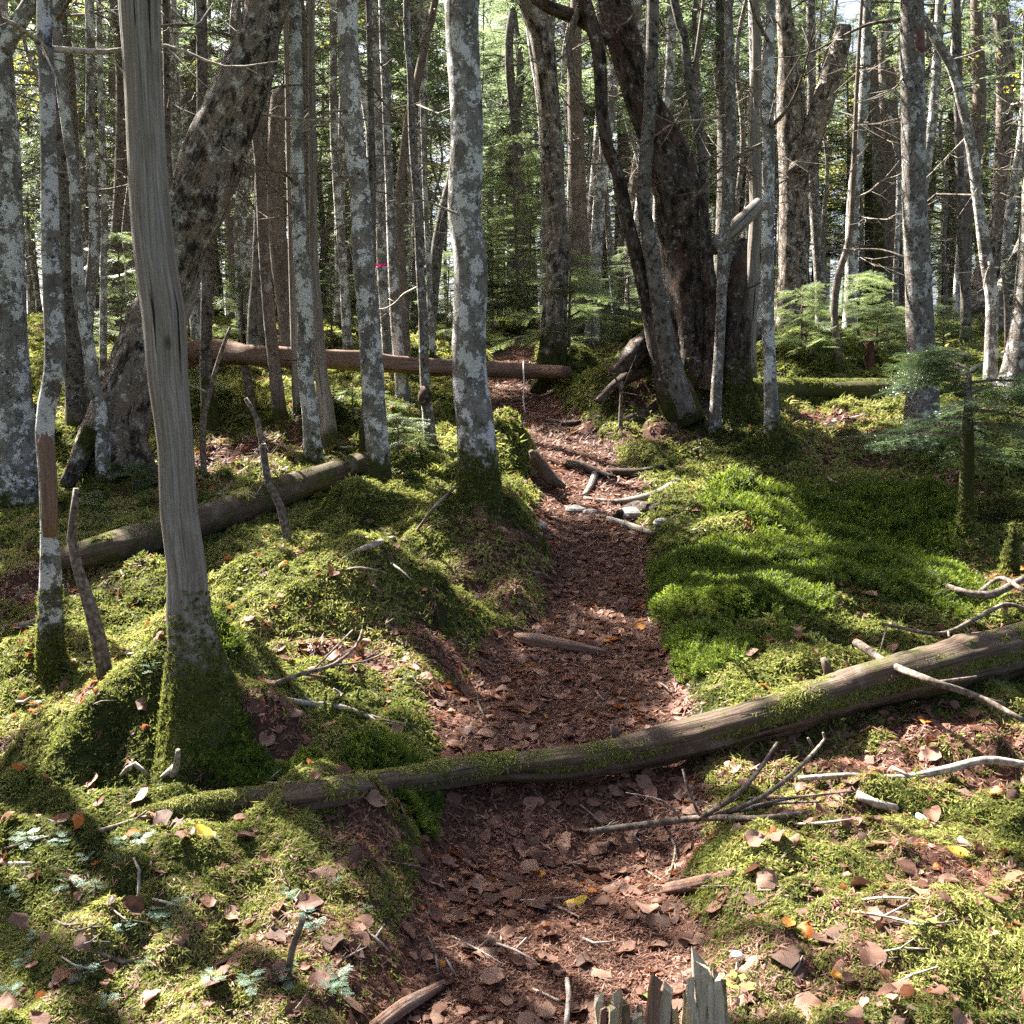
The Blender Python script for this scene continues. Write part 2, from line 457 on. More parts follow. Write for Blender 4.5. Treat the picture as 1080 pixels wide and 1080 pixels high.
def wood_dead(name, a=(.075, .064, .054), b=(.42, .385, .335), tint=(.125, .085, .058), red=0.0, pale=.45):
    k = NT(name); tc = k.tc()
    g = k.noise(k.vmul(tc, (1., 1., .03)), 120, 6, .7, .5)
    g2 = k.noise(k.vmul(tc, (1., 1., .06)), 22, 6, .7, .6)
    col = k.ramp(g, [(.30, a), (.52, tuple(.5 * (p + q) for p, q in zip(a, b))), (.75, b)])
    col = k.mix(k.ramp(g2, [(.40, 0.), (.65, .7)]), col, tint)
    pat = k.noise(tc, 5, 5, .65)
    col = k.mix(k.ramp(pat, [(.55, 0.), (.70, pale)]), col, (.33, .30, .26))
    crack = k.noise(k.vmul(tc, (1., 1., .03)), 48, 3, .5, .3)
    cf = k.ramp(crack, [(.31, 1.), (.35, 0.)])
    col = k.mix(cf, col, (.016, .013, .011))
    kn = k.voro(k.vmul(tc, (1, 1, .55)), 5.5)
    col = k.mix(k.ramp(kn, [(.05, .85), (.11, 0.)]), col, (.02, .016, .013))
    if red: col = k.mix(red, col, (.17, .085, .055))
    col, mf = moss_layer(k, col, tc)
    h = k.math('SUBTRACT', k.math('ADD', g, k.math('MULTIPLY', g2, .6)), k.math('MULTIPLY', cf, 1.2))
    return k.done(col, .88, k.bump(h, .9, .010), spec=.2)

def bark_old(name, dark=(.020, .016, .013), mid=(.10, .075, .058), red=(.16, .075, .045), lichen=(.40, .40, .36), la=.60):
    k = NT(name); tc = k.tc()
    st = k.vmul(tc, (1., 1., .35))
    n1 = k.noise(st, 16, 10, .78, .2)
    n2 = k.noise(st, 6, 8, .72, .15)
    col = k.ramp(n1, [(.32, dark), (.5, mid), (.74, (.23, .195, .165))])
    col = k.mix(k.ramp(n2, [(.48, 0.), (.62, .75)]), col, red)
    hole = k.noise(k.vmul(k.vadd(tc, (5., 2., 8.)), (1., 1., .45)), 11, 9, .76, .1)
    hf = k.ramp(hole, [(.52, 0.), (.60, .9)])
    col = k.mix(hf, col, (.012, .010, .009))
    li = k.noise(tc, 11, 10, .76, .1)
    lf = k.ramp(li, [(la - .02, 0.), (la + .05, .85)])
    col = k.mix(lf, col, lichen)
    col, mf = moss_layer(k, col, tc)
    h = k.math('SUBTRACT', k.math('ADD', n1, k.math('MULTIPLY', n2, .9)), k.math('MULTIPLY', hf, .5))
    return k.done(col, .92, k.bump(h, 1.0, .05), spec=.12)

def simple(name, stops, scale=20, rough=.8, transl=0.0, tcol=None, bump=.0, rnd=.0, rndcol=(.1, .05, .03), spec=.25):
    k = NT(name); oc = k.objco()
    col = k.ramp(k.noise(oc, scale, 5, .65), stops)
    if rnd: col = k.mix(k.math('MULTIPLY', k.rand(), rnd), col, rndcol)
    nm = k.bump(k.noise(oc, scale * 2, 5, .7), bump, .004) if bump else None
    return k.done(col, rough, nm, transl, tcol, spec)

MAT = {}
MAT['grey'] = bark_grey('fir_bark')
MAT['darkgrey'] = bark_grey('dark_fir_bark', (.024, .020, .017), (.31, .275, .24), (.36, .35, .33), .575, .60)
MAT['pale'] = bark_grey('pale_birch_bark', (.06, .05, .042), (.34, .295, .26), (.56, .55, .52), .52, .62, 1.5)
MAT['brown'] = bark_grey('brown_fir_bark', (.045, .032, .025), (.34, .27, .225), (.40, .38, .34), .575, .66)
MAT['dead'] = wood_dead('weathered_grey_wood')
MAT['log'] = wood_dead('decaying_brown_log', (.026, .018, .013), (.185, .135, .098), (.065, .038, .026), pale=.35)
MAT['redwood'] = wood_dead('stripped_reddish_wood', (.085, .050, .036), (.30, .20, .15), (.17, .09, .06), pale=.3)
MAT['rot'] = wood_dead('rotten_red_wood', (.022, .011, .008), (.115, .052, .034), (.06, .024, .016), pale=.08)
MAT['stumpwood'] = wood_dead('bleached_stump_wood', (.20, .165, .115), (.62, .54, .42), (.26, .25, .15), pale=.5)
MAT['old'] = bark_old('rugged_old_bark', (.012, .010, .008), (.085, .066, .054), (.095, .045, .030), (.44, .43, .40), .585)
MAT['oldlean'] = bark_old('peeling_old_bark', (.040, .033, .028), (.20, .165, .138), (.25, .175, .13), (.52, .50, .45), .545)
MAT['twig'] = simple('twig_bark', [(.34, (.035, .026, .019)), (.5, (.11, .085, .066)), (.66, (.24, .20, .165))], 40, .85, bump=.5)
MAT['paletwig'] = simple('bleached_twig', [(.34, (.10, .078, .06)), (.5, (.26, .22, .185)), (.66, (.44, .39, .34))], 40, .8, bump=.5)

def mat_moss():
    k = NT('moss_sprigs')
    c = k.attr('c'); t = k.attr('tip')
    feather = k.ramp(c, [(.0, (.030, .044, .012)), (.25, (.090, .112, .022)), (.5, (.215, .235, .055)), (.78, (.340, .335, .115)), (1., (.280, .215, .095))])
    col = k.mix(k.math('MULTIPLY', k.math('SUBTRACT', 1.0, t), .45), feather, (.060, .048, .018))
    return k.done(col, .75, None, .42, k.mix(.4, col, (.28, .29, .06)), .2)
MAT['moss'] = mat_moss()
def mat_poly():
    k = NT('haircap_moss')
    c = k.attr('c')
    col = k.ramp(c, [(.0, (.012, .026, .004)), (.5, (.060, .100, .010)), (1., (.200, .240, .035))])
    return k.done(col, .6, None, .42, k.mix(.5, col, (.26, .33, .02)), .3)
MAT['haircap'] = mat_poly()

def mat_ground():
    k = NT('forest_floor'); p = k.geo()
    li = k.attr('litter')
    n1 = k.noise(p, 5, 8, .7); n2 = k.noise(p, 38, 6, .75)
    soil = k.ramp(n2, [(.3, (.018, .010, .008)), (.5, (.058, .029, .021)), (.72, (.135, .072, .052))])
    soil = k.mix(k.ramp(k.voro(k.vmul(p, (1, 1, 1)), 24, 'F1', 'Color'), [(.35, 0.), (.75, .4)]), soil, (.11, .055, .038))
    mos = k.ramp(n1, [(.3, (.020, .026, .008)), (.5, (.055, .066, .016)), (.7, (.105, .112, .028))])
    mos = k.mix(k.ramp(n2, [(.35, .7), (.6, 0.)]), mos, (.018, .018, .008))
    f = k.ramp(k.math('ADD', li, k.math('MULTIPLY', k.math('SUBTRACT', n2, .5), .6)), [(.35, 0.), (.6, 1.)])
    col = k.mix(f, mos, soil)
    h = k.math('ADD', n2, k.math('MULTIPLY', k.noise(p, 110, 5, .7), .5))
    return k.done(col, .95, k.bump(h, .9, .025), spec=.1)
MAT['ground'] = mat_ground()

def mat_leaf(name, ramp, transl=.32):
    k = NT(name)
    c = k.attr('c')
    col = k.ramp(c, ramp)
    col = k.mix(k.ramp(k.noise(k.objco(), 60, 4, .7), [(.45, 0.), (.75, .55)]), col, (.045, .026, .018))
    return k.done(col, .62, None, transl, k.mix(.6, col, (.42, .13, .03)), .35)
LEAFRAMP = [(0., (.045, .020, .013)), (.35, (.115, .052, .031)), (.7, (.215, .105, .068)), (.90, (.330, .190, .135)), (.95, (.42, .115, .02)), (1., (.50, .27, .03))]
MAT['leaf'] = mat_leaf('dry_leaves', LEAFRAMP)
MAT['leaf_dark'] = simple('dark_brown_leaf', [(.3, (.035, .016, .010)), (.7, (.105, .048, .029))], 40, .6, .2, bump=.5, spec=.35)
MAT['leaf_brown'] = simple('brown_leaf', [(.3, (.075, .034, .020)), (.7, (.205, .098, .062))], 40, .6, .25, bump=.5, spec=.35)
MAT['leaf_pale'] = simple('pale_dry_leaf', [(.3, (.15, .078, .050)), (.7, (.33, .20, .14))], 40, .6, .25, bump=.5, spec=.35)
MAT['leaf_orange'] = simple('orange_leaf', [(.3, (.33, .08, .015)), (.7, (.52, .16, .03))], 40, .55, .35, bump=.3, spec=.35)
MAT['leaf_yellow'] = simple('yellow_leaf', [(.3, (.50, .30, .03)), (.7, (.62, .45, .06))], 40, .55, .35, bump=.3, spec=.35)
MAT['leaf_green'] = simple('green_leaf', [(.3, (.10, .17, .03)), (.7, (.17, .27, .05))], 40, .55, .35, bump=.3, spec=.35)

def mat_needles(name, a, b, tr, fac=.38):
    k = NT(name)
    col = k.mix(k.attr('c'), a, b)
    col = k.mix(k.math('MULTIPLY', k.rand(), .45), col, tuple(.9 * q for q in a))
    return k.done(col, .40, None, fac, k.mix(.6, col, tr), .5)
MAT['needle'] = mat_needles('fir_needles', (.048, .074, .046), (.150, .185, .110), (.27, .34, .16), .5)
MAT['needle_bright'] = mat_needles('young_fir_needles', (.055, .090, .045), (.150, .195, .095), (.30, .37, .13), .5)
MAT['needle_dark'] = mat_needles('sapling_needles', (.030, .055, .026), (.085, .125, .055), (.14, .20, .06), .3)
MAT['needle_blue'] = mat_needles('seedling_needles', (.07, .14, .09), (.18, .28, .20), (.16, .28, .14), .2)
MAT['broad'] = mat_needles('birch_leaves', (.06, .11, .02), (.30, .27, .04), (.45, .42, .06), .5)
MAT['stone'] = simple('pale_stone', [(.3, (.12, .105, .09)), (.7, (.33, .30, .27))], 14, .8, bump=.6)
MAT['mushroom'] = simple('mushroom_skin', [(.3, (.55, .50, .44)), (.7, (.72, .68, .62))], 30, .6)
MAT['pink'] = simple('pink_tape', [(.3, (.75, .03, .22)), (.7, (.85, .06, .30))], 30, .45, .25)
MAT['cord'] = simple('pale_cord', [(.3, (.45, .47, .48)), (.7, (.6, .62, .62))], 30, .5)
MAT['redpaint'] = simple('faded_red_mark', [(.42, (.10, .075, .065)), (.58, (.11, .030, .027))], 12, .85, bump=.6)

# ------------------------------------------------------------------ ground sheet
def build_ground():
    fa = np.radians(np.linspace(-44, 44, 420))
    ba = np.radians(np.linspace(44, 316, 70))[1:-1]
    ang = np.concatenate([fa, ba])
    r = np.exp(np.linspace(math.log(.25), math.log(1.7), 20))
    r = np.concatenate([r, np.exp(np.linspace(math.log(1.72), math.log(16), 300)), np.exp(np.linspace(math.log(16.5), math.log(158), 80))])
    A, R_ = np.meshgrid(ang, r)
    X = (np.sin(A) * R_).ravel(); Y = (np.cos(A) * R_).ravel()
    Z = G(X, Y)
    n, m = len(r), len(ang)
    X = np.append(X, 0); Y = np.append(Y, 0); Z = np.append(Z, gz(0, 0))
    i = np.arange(n - 1)[:, None] * m; j = np.arange(m)[None]; j2 = (j + 1) % m
    a, b, c, d = i + j, i + j2, i + m + j2, i + m + j
    T = np.concatenate([np.stack([a, c, b], -1).reshape(-1, 3), np.stack([a, d, c], -1).reshape(-1, 3)])
    jj = np.arange(m)
    T = np.concatenate([T, np.stack([np.full(m, n * m), jj, (jj + 1) % m], -1)])
    T = T[:, ::-1]
    V = np.stack([X, Y, Z], 1)
    # make normals point up
    f = T[len(T) // 2]
    if np.cross(V[f[1]] - V[f[0]], V[f[2]] - V[f[0]])[2] < 0: T = T[:, ::-1]
    me = mesh_from('ground', V, T, MAT['ground'], {'litter': litter(X, Y)})
    tag(link('ground', me), 'uneven forest floor of moss and brown litter climbing away from the viewer', 'ground', None, 'structure')
build_ground()
# ------------------------------------------------------------------ foliage pieces
def kite(p, d, up, L, W):
    """4 verts, 2 tris: a slim leaf from p along d"""
    d = unit(d); s = unit(np.cross(up, d))
    return np.array([p, p + d * L * .45 + s * W * .5, p + d * L, p + d * L * .45 - s * W * .5]), np.array([[0, 1, 2], [0, 2, 3]])
def pack(parts):
    V, T, n = [], [], 0
    for v, t in parts:
        V.append(v); T.append(t + n); n += len(v)
    return np.concatenate(V), np.concatenate(T)
UP = np.array([0, 0, 1.])
def spray_proto(rng, k=8):
    parts = [kite(np.zeros(3), np.array([1., 0, 0]), UP, 1.0, .035)]
    for i in range(k):
        u = .12 + .82 * i / (k - 1)
        for sd in (-1, 1):
            if rng.uniform() < .12: continue
            a = math.radians(rng.uniform(34, 62)); L = (.40 * (1 - .72 * u) + .09) * rng.uniform(.65, 1.2)
            d = np.array([math.cos(a), sd * math.sin(a), rng.uniform(-.30, .12)])
            up = unit(np.array([rng.uniform(-.3, .3), rng.uniform(-.7, .7), 1.]))
            p = np.array([u, 0, -.10 * u * u])
            parts.append(kite(p, d, up, L, .050))
            for f, s2 in ((.35, 1), (.6, -1)):
                if L > .16:
                    q = p + unit(d) * L * f; e = a - s2 * .75
                    parts.append(kite(q, np.array([math.cos(e), sd * math.sin(e), -.1 + rng.uniform(-.2, .2)]), up, L * .45, .042))
    return pack(parts)
def needle_proto(rng, k=9):
    """fine spray: every side twig carries its own row of needles"""
    parts = []
    def comb(p, d, L, n, nl):
        d = unit(d); s = unit(np.cross(UP, d))
        parts.append(kite(p, d, UP, L, .012))
        for i in range(n):
            q = p + d * L * (i + .5) / n
            for sd in (-1, 1):
                e = d * .55 + s * sd + UP * rng.uniform(-.05, .35)
                parts.append(kite(q, e, UP + rng.normal(size=3) * .3, nl * rng.uniform(.8, 1.1), .016))
    comb(np.zeros(3), np.array([1., 0, -.05]), 1.0, 16, .085)
    for i in range(k):
        u = .10 + .8 * i / (k - 1)
        for sd in (-1, 1):
            a = math.radians(rng.uniform(42, 58)); L = .46 * (1 - .72 * u) + .08
            comb(np.array([u, 0, -.05 * u]), np.array([math.cos(a), sd * math.sin(a), rng.uniform(-.2, .05)]), L, max(4, int(L * 22)), .075)
    return pack(parts)
def leafy_proto(rng, n=16):
    parts = []
    for i in range(n):
        p = rng.normal(size=3) * np.array([.28, .26, .14]) + np.array([.4, 0, 0])
        parts.append(kite(p, rng.normal(size=3) * np.array([1, 1, .5]) + np.array([.3, 0, -.3]), rng.normal(size=3) + UP, rng.uniform(.12, .18), .11))
    return pack(parts)
_r = np.random.default_rng(3)
SPRAYS = [spray_proto(_r) for _ in range(4)]
FINE = [needle_proto(_r) for _ in range(2)]
LEAFY = [leafy_proto(_r) for _ in range(4)]

def crown_mesh(axis, z0, z1, R, nb, rng, kind='fir', world=None, needle='needle', fine=False, spr=7, elev=(-.25, .25), scale=1.0, thin=1.0, lowfade=.35, bare=0, bare0=1.2, bareL=.8):
    """axis(h)->(x,y) and local heights; returns a mesh of boughs and needle sprays"""
    bag = Bag(); PS, D, U, S = [], [], [], []
    for i in range(nb):
        f = ((i + rng.uniform(0, 1)) / nb)
        h = z0 + (z1 - z0) * f ** .92
        L = R * ((1 - f) ** .75 * min(1, lowfade + f * 3.0)) * rng.uniform(.65, 1.1) + .12 * scale
        az = rng.uniform(0, 2 * math.pi)
        el = rng.uniform(*elev) + .5 * f
        ax = np.array([*axis(h), h])
        dirh = np.array([math.cos(az), math.sin(az), 0])
        pts = [ax]
        for q in (.35, .7, 1.0):
            pts.append(ax + dirh * L * q + UP * (math.sin(el) * L * q - .22 * L * q * q) + rng.normal(size=3) * .03 * L)
        pts = np.array(pts)
        rad = np.array([.012, .009, .006, .003]) * (.5 + L) * 1.1 * (2.0 if kind == 'leafy' else 1.0)
        if world is None or lit_at(pts[1:] + np.asarray(world)).max() < .7:
            v, t, tcc, ms = tube(pts, rad, segs=3, step=max(.12, L / 5), cap=False)
            bag.add(v, t, 0, tcc, c=.5)
        for q in range(spr):
            u = .22 + .78 * (q + rng.uniform(0, .6)) / spr
            seg = min(2, int(u * 3)); w = u * 3 - seg
            w = min(w, 1.0)
            p = pts[seg] * (1 - w) + pts[seg + 1] * w
            sd = 1 if q % 2 else -1
            tip = q == spr - 1
            a = 0 if tip else sd * math.radians(rng.uniform(35, 70))
            ca, sa = math.cos(a), math.sin(a)
            d = np.array([dirh[0] * ca - dirh[1] * sa, dirh[0] * sa + dirh[1] * ca, rng.uniform(-.35, .1)])
            PS.append(p); D.append(d); U.append(UP + rng.normal(size=3) * .25)
            S.append((.26 + .34 * L * (1.15 - .7 * u)) * rng.uniform(.8, 1.2) * scale if kind == 'fir' else rng.uniform(.5, .8) * scale)
    for i in range(bare):       # dry lower twigs without needles
        h = rng.uniform(bare0, z0 + .25 * (z1 - z0)); az = rng.uniform(0, 2 * math.pi); L = bareL * rng.uniform(.35, 1.2)
        dd = np.array([math.cos(az), math.sin(az), rng.uniform(-.35, .25)]); a0 = np.array([*axis(h), h])
        b0 = a0 + dd * L * .55 + rng.normal(size=3) * .06; c0 = a0 + dd * L + rng.normal(size=3) * .12 - UP * .08
        v, t, tcc, ms = tube(np.array([a0, b0, c0]), [.009, .006, .002], segs=3, step=L * .5, cap=False); bag.add(v, t, 0, tcc, c=.5)
        for q in range(3):
            o = a0 + (b0 - a0) * rng.uniform(.4, 1) if q < 2 else b0 + (c0 - b0) * .4
            e = dd + rng.normal(size=3) * .7
            v, t, tcc, ms = tube(np.array([o, o + e * L * .16, o + e * L * .34 + rng.normal(size=3) * .04]), [.004, .003, .001], segs=3, step=L, cap=False); bag.add(v, t, 0, tcc, c=.5)
    PS, D, U, S = map(np.array, (PS, D, U, S))
    keep = rng.uniform(size=len(PS)) < thin
    if world is not None:
        Dn = D / np.linalg.norm(D, axis=1)[:, None]; Sn = np.stack([-Dn[:, 1], Dn[:, 0], Dn[:, 2] * 0], 1) * S[:, None] * .3
        Ls = [lit_at(PS + Dn * S[:, None] * q + np.asarray(world) + o) for q, o in ((.05, 0), (.5, Sn), (.5, -Sn), (.95, 0))]
        Lm = np.max(Ls, 0); La = np.mean(Ls, 0)
        keep = (rng.uniform(size=len(PS)) < np.clip((1 - La) * 1.5 - .15, 0, 1))
        keep &= ~(Lm > .52)
    PS, D, U, S = PS[keep], D[keep], U[keep], S[keep]
    if len(PS):
        pr = FINE if fine else (SPRAYS if kind == 'fir' else LEAFY)
        V, T, I = scatter(PS, dirframes(D, U), S, pr, rng.integers(0, len(pr), len(PS)))
        cc = np.clip(rng.normal(.45, .28, len(PS)), 0, 1)
        bag.add(V, T, 1, c=cc[I])
    if not bag.V: bag.add(np.zeros((3, 3)) + np.array([[0, 0, z1], [.02, 0, z1], [0, .02, z1 + .05]]), np.array([[0, 1, 2]]), 1, c=.5)
    return bag.mesh('crown', [MAT['twig'], MAT[needle]], smooth=False)

def dead_branch_proto(rng, twigs=5, n=4):
    bag = Bag()
    pts = [np.zeros(3)]; d = np.array([1., 0, rng.uniform(-.2, .25)])
    for i in range(n):
        d = unit(d + rng.normal(size=3) * .22); pts.append(pts[-1] + d / n)
    pts = np.array(pts)
    v, t, tcc, m = tube(pts, np.linspace(.016, .003, len(pts)), segs=5, step=.08); bag.add(v, t, 0, tcc, c=.5, moss=0)
    for i in range(twigs):
        k = rng.integers(1, n); p = pts[k]
        e = unit(unit(pts[k + 1] - p) + rng.normal(size=3) * .8)
        L = rng.uniform(.15, .4)
        q = np.array([p, p + e * L * .5 + rng.normal(size=3) * .02, p + e * L + rng.normal(size=3) * .05])
        v, t, tcc, m = tube(q, [.006, .004, .0015], segs=4, step=.1); bag.add(v, t, 0, tcc, c=.5, moss=0)
    return bag
_r = np.random.default_rng(17)
DEADB = [dead_branch_proto(_r, twigs=_r.integers(3, 8)).mesh('branch', [MAT['twig']]) for _ in range(6)]
DEADP = [dead_branch_proto(_r, twigs=_r.integers(3, 8)).mesh('branch', [MAT['paletwig']]) for _ in range(3)]

# moss sprig protos
def sprig_proto(rng, blades, spread, width, curl):
    parts = []
    for i in range(blades):
        a = rng.uniform(0, 2 * math.pi); r0 = rng.uniform(0, .45)
        p = np.array([math.cos(a) * r0, math.sin(a) * r0, -.15])
        b = rng.uniform(0, 2 * math.pi); tl = rng.uniform(.2, spread)
        d = np.array([math.cos(b) * tl, math.sin(b) * tl, 1.0]); L = rng.uniform(.7, 1.25)
        d = unit(d); s = unit(np.cross(d, rng.normal(size=3))); L *= .66
        mid = p + d * L * .55 + rng.normal(size=3) * .06; tip = p + d * L * .9 + np.array([math.cos(b), math.sin(b), -curl]) * L * .35
        parts.append((np.array([p, mid + s * width * .5, mid - s * width * .5, tip]), np.array([[0, 1, 2], [1, 3, 2]])))
    return pack(parts)
def star_proto(rng, stems=5):
    parts = []
    for i in range(stems):
        a = rng.uniform(0, 2 * math.pi); r0 = rng.uniform(0, .55)
        p = np.array([math.cos(a) * r0, math.sin(a) * r0, -.1]); H = rng.uniform(.7, 1.3)
        for k in range(7):
            b = k * 2.4 + rng.uniform(0, 1); q = p + UP * H * (.55 + .45 * k / 6) 
            parts.append(kite(q, np.array([math.cos(b), math.sin(b), .9 + .3 * k / 6]), UP, .42, .10))
    return pack(parts)
_r = np.random.default_rng(23)
SPRIGS = [sprig_proto(_r, 14, 2.0, .15, .7) for _ in range(6)]
STARS = [star_proto(_r) for _ in range(4)]

# ------------------------------------------------------------------ trees measured from the photograph
def moss_collar(parent, V, T, hb, h1, seed, size=.035, n=900):
    """sprigs growing on the foot of a trunk"""
    rng = np.random.default_rng(seed)
    A, B_, C_ = V[T[:, 0]], V[T[:, 1]], V[T[:, 2]]
    nrm = np.cross(B_ - A, C_ - A); ar = np.linalg.norm(nrm, axis=1); hc = hb[T].mean(1)
    w = ar * np.clip(1.25 - hc / h1, 0, 1); w /= w.sum()
    i = rng.choice(len(T), n, p=w); u, v = rng.uniform(size=n), rng.uniform(size=n); f = u + v > 1; u[f], v[f] = 1 - u[f], 1 - v[f]
    pos = A[i] + (B_[i] - A[i]) * u[:, None] + (C_[i] - A[i]) * v[:, None]; nn = nrm[i] / (ar[i][:, None] + 1e-12)
    ctr = V[:, :2].mean(0); out = np.sum(nn[:, :2] * (pos[:, :2] - np.array([np.interp(pos[:, 2], [V[:, 2].min(), V[:, 2].max()], [ctr[0]] * 2), [ctr[1]] * n]).T), 1)
    if np.median(out) < 0: nn = -nn
    gate = noise3(pos[:, 0] * 9 + seed, pos[:, 1] * 9, pos[:, 2] * 5, 4); hh = hc[i] / h1
    keep = gate > .02 + .72 * np.clip(hh, 0, 1.2) ** 1.4
    pos, nn, hh = pos[keep], nn[keep], hh[keep]
    V2, T2, I = scatter(pos, frames(nn + np.array([0, 0, -.45]), rng), size * rng.uniform(.6, 1.3, len(pos)) * (1.15 - .4 * np.clip(hh, 0, 1)), SPRIGS, rng.integers(0, 6, len(pos)))
    c = np.clip(rng.normal(.30, .14, len(pos)) + .12 * (1 - hh), 0, 1)
    return link('moss', mesh_from('moss', V2, T2, MAT['moss'], {'c': c[I], 'tip': np.tile(np.array([0, .6, .6, 1.]), len(V2) // 4)}, False), parent)

TREE_ID = [0]
def px_tree(name, label, cat, bark, pts, H=10, crown='fir', group=None, dep=None, rough=.06, flare=.5, mossh=.5, branches=3, R=1.5, cz=None, collar=0, lean=0.0, segs=14,
            lobes=4, ribs=0., needle='needle', stop=False, nb=62, freq=6.0, base_dep=None, collar_h=.6, flare_h=2.2, lo=1.4, pale=False, toph=None):
    TREE_ID[0] += 1; sd = TREE_ID[0]; rng = np.random.default_rng(100 + sd)
    b = pts[0]
    B = ghit(b[0], b[1]) if dep is None else None
    d = B[1] if dep is None else dep
    W, Rr = [], []
    for i, (x, y, w) in enumerate(pts):
        p = at_depth(x, y, d + lean * i)
        W.append(p); Rr.append(w * .5 * np.linalg.norm(p - np.array([0, 0, CAMZ])) / F * .985)
    if dep is not None: W[0][2] = min(W[0][2], gz(W[0][0], W[0][1]) + .02) if not stop == 'float' else W[0][2]
    W = np.array(W); base = W[0].copy()
    g0 = gz(base[0], base[1])
    P = W - base
    foot = np.array([0, 0, -.22]) - unit(P[1]) * 0 
    P = np.vstack([foot, P[1:]]) ; Rr = np.array(Rr)
    P[2:-1] += rng.normal(size=P[2:-1].shape) * np.minimum(Rr[2:-1, None] * .20, .010 if d > 6 else .004)
    top = P[-1]
    if not stop:
        dirn = unit(P[-1] - P[max(0, len(P) - 3)])
        tot = H - top[2]
        k = max(3, int(tot / 1.6)); r0 = Rr[-1]
        for i in range(1, k + 1):
            dirn = unit(dirn * np.array([.8, .8, 1]) + rng.normal(size=3) * np.array([.03, .03, 0]))
            P = np.vstack([P, P[-1] + dirn * tot / k]); Rr = np.append(Rr, r0 + (0.018 - r0) * (i / k) ** .75)
    t = root(name, base, label, cat, group)
    V, T, TC, ms = tube(P, Rr, segs=segs, step=.07 if d < 9 else .14, rough=rough, seed=sd, flare=flare, mossh=mossh, lobes=lobes, ribs=ribs, freq=freq, flare_h=flare_h)
    link('trunk', mesh_from('trunk', V, T, MAT[bark], {'moss': ms}, True, None, {'tc': TC}), t)
    ax = lambda h: (np.interp(h, P[:, 2], P[:, 0]), np.interp(h, P[:, 2], P[:, 1]))
    if crown:
        z0 = cz if cz is not None else max(H * .50, 4.6)
        link('crown', crown_mesh(ax, z0, P[-1][2] + .3, R, nb, rng, crown, world=base, needle=needle, bare=0 if d < 7 else 14, bare0=2.0, bareL=.9), t)
    if collar:
        moss_collar(t, V, T, TC[:, 2], collar_h + .1, sd, size=max(.020, .0052 * d), n=collar)
    for i in range(branches):
        h = rng.uniform(lo, min(max(top[2] + 1.0, lo + .8), 6.5)) if not stop else rng.uniform(top[2] * .4, top[2] * .95)
        az = rng.uniform(0, 2 * math.pi)
        x, y = ax(h); r = np.interp(h, P[:, 2], Rr)
        o = link('branch', (DEADP if pale or rng.uniform() < .3 else DEADB)[rng.integers(0, 3)], t)
        s = rng.uniform(.35, 1.15)
        o.location = (x + math.cos(az) * r * .8, y + math.sin(az) * r * .8, h); o.rotation_euler = (rng.uniform(-.5, .5), rng.uniform(-.35, .35), az); o.scale = (s, s * rng.uniform(.8, 1.2), s)
    return t, P, Rr, base
def add_limb(t, base, d, pts, bark, segs=10, rough=.06, name='limb', mossh=0, dy=0.0, freq=6.0, ribs=0.):
    W, Rr = [], []
    for i, (x, y, w) in enumerate(pts):
        p = at_depth(x, y, d + dy * i); W.append(p - base); Rr.append(w * .5 * (d + dy * i) / F)
    TREE_ID[0] += 1
    V, T, TC, ms = tube(np.array(W), np.array(Rr), segs=segs, step=.08, rough=rough, seed=TREE_ID[0], mossh=mossh, freq=freq, ribs=ribs)
    return link(name, mesh_from(name, V, T, MAT[bark], {'moss': ms}, True, None, {'tc': TC}), t)

# --- left side
t, P, Rr, bs = px_tree('fir_tree', 'broad lichen patched trunk cut by the left edge of the photo', 'tree', 'grey', [(16, 528, 52), (12, 470, 46), (9, 400, 43), (5, 250, 33), (-3, 100, 27), (-8, 0, 25)], R=1.7, branches=2, mossh=.35, collar=500, collar_h=.35)
add_limb(t, bs, bs[1], [(-2, 62, 22), (12, 36, 18), (26, 14, 16), (40, -10, 14), (70, -60, 10)], 'grey')
px_tree('fir_tree', 'slim lichened trunk with bark stripped to red wood above its mossy foot', 'tree', 'grey',
        [(52, 706, 30), (53, 655, 23), (53, 600, 20), (52, 555, 16), (51, 500, 17), (47, 455, 18), (50, 425, 18), (56, 390, 20), (57, 340, 19), (54, 260, 17), (51, 160, 15), (49, 60, 14), (47, 0, 13)], H=9, R=1.3, mossh=.62, collar=1500, collar_h=.62, branches=2, flare=.35, lo=2.4)
_strip = bpy.data.objects.get('fir_tree.001')
add_limb(_strip, np.array(_strip.location), _strip.location[1] - .014, [(52.5, 566, 14), (52, 540, 16.5), (51, 500, 17.5), (48, 470, 17.5), (47, 452, 14)], 'redwood', name='stripped_wood', rough=.03)
px_tree('dead_sapling', 'short mossy leaning dead stem beside the red stripped slim trunk', 'dead stem', 'twig', [(118, 712, 15), (105, 680, 15), (94, 640, 13), (82, 600, 10), (75, 570, 9), (77, 540, 8), (80, 515, 5)], crown=None, stop=True, branches=0, mossh=.5, collar=500, collar_h=.42)
px_tree('fir_tree', 'thin crooked trunk with dark mossy foot behind the slim stripped one', 'tree', 'grey', [(111, 512, 15), (108, 470, 14), (104, 430, 12), (98, 400, 13), (92, 365, 12), (85, 300, 12), (78, 200, 10), (72, 140, 10), (65, 80, 10), (58, 0, 9)], mossh=.5, collar=250, collar_h=.5)
px_tree('fir_tree', 'dark trunk mottled black and pink behind the slim stripped trunk', 'tree', 'darkgrey', [(82, 455, 19), (78, 400, 18), (74, 320, 18), (70, 250, 17), (66, 150, 15), (61, 0, 13)], branches=2)
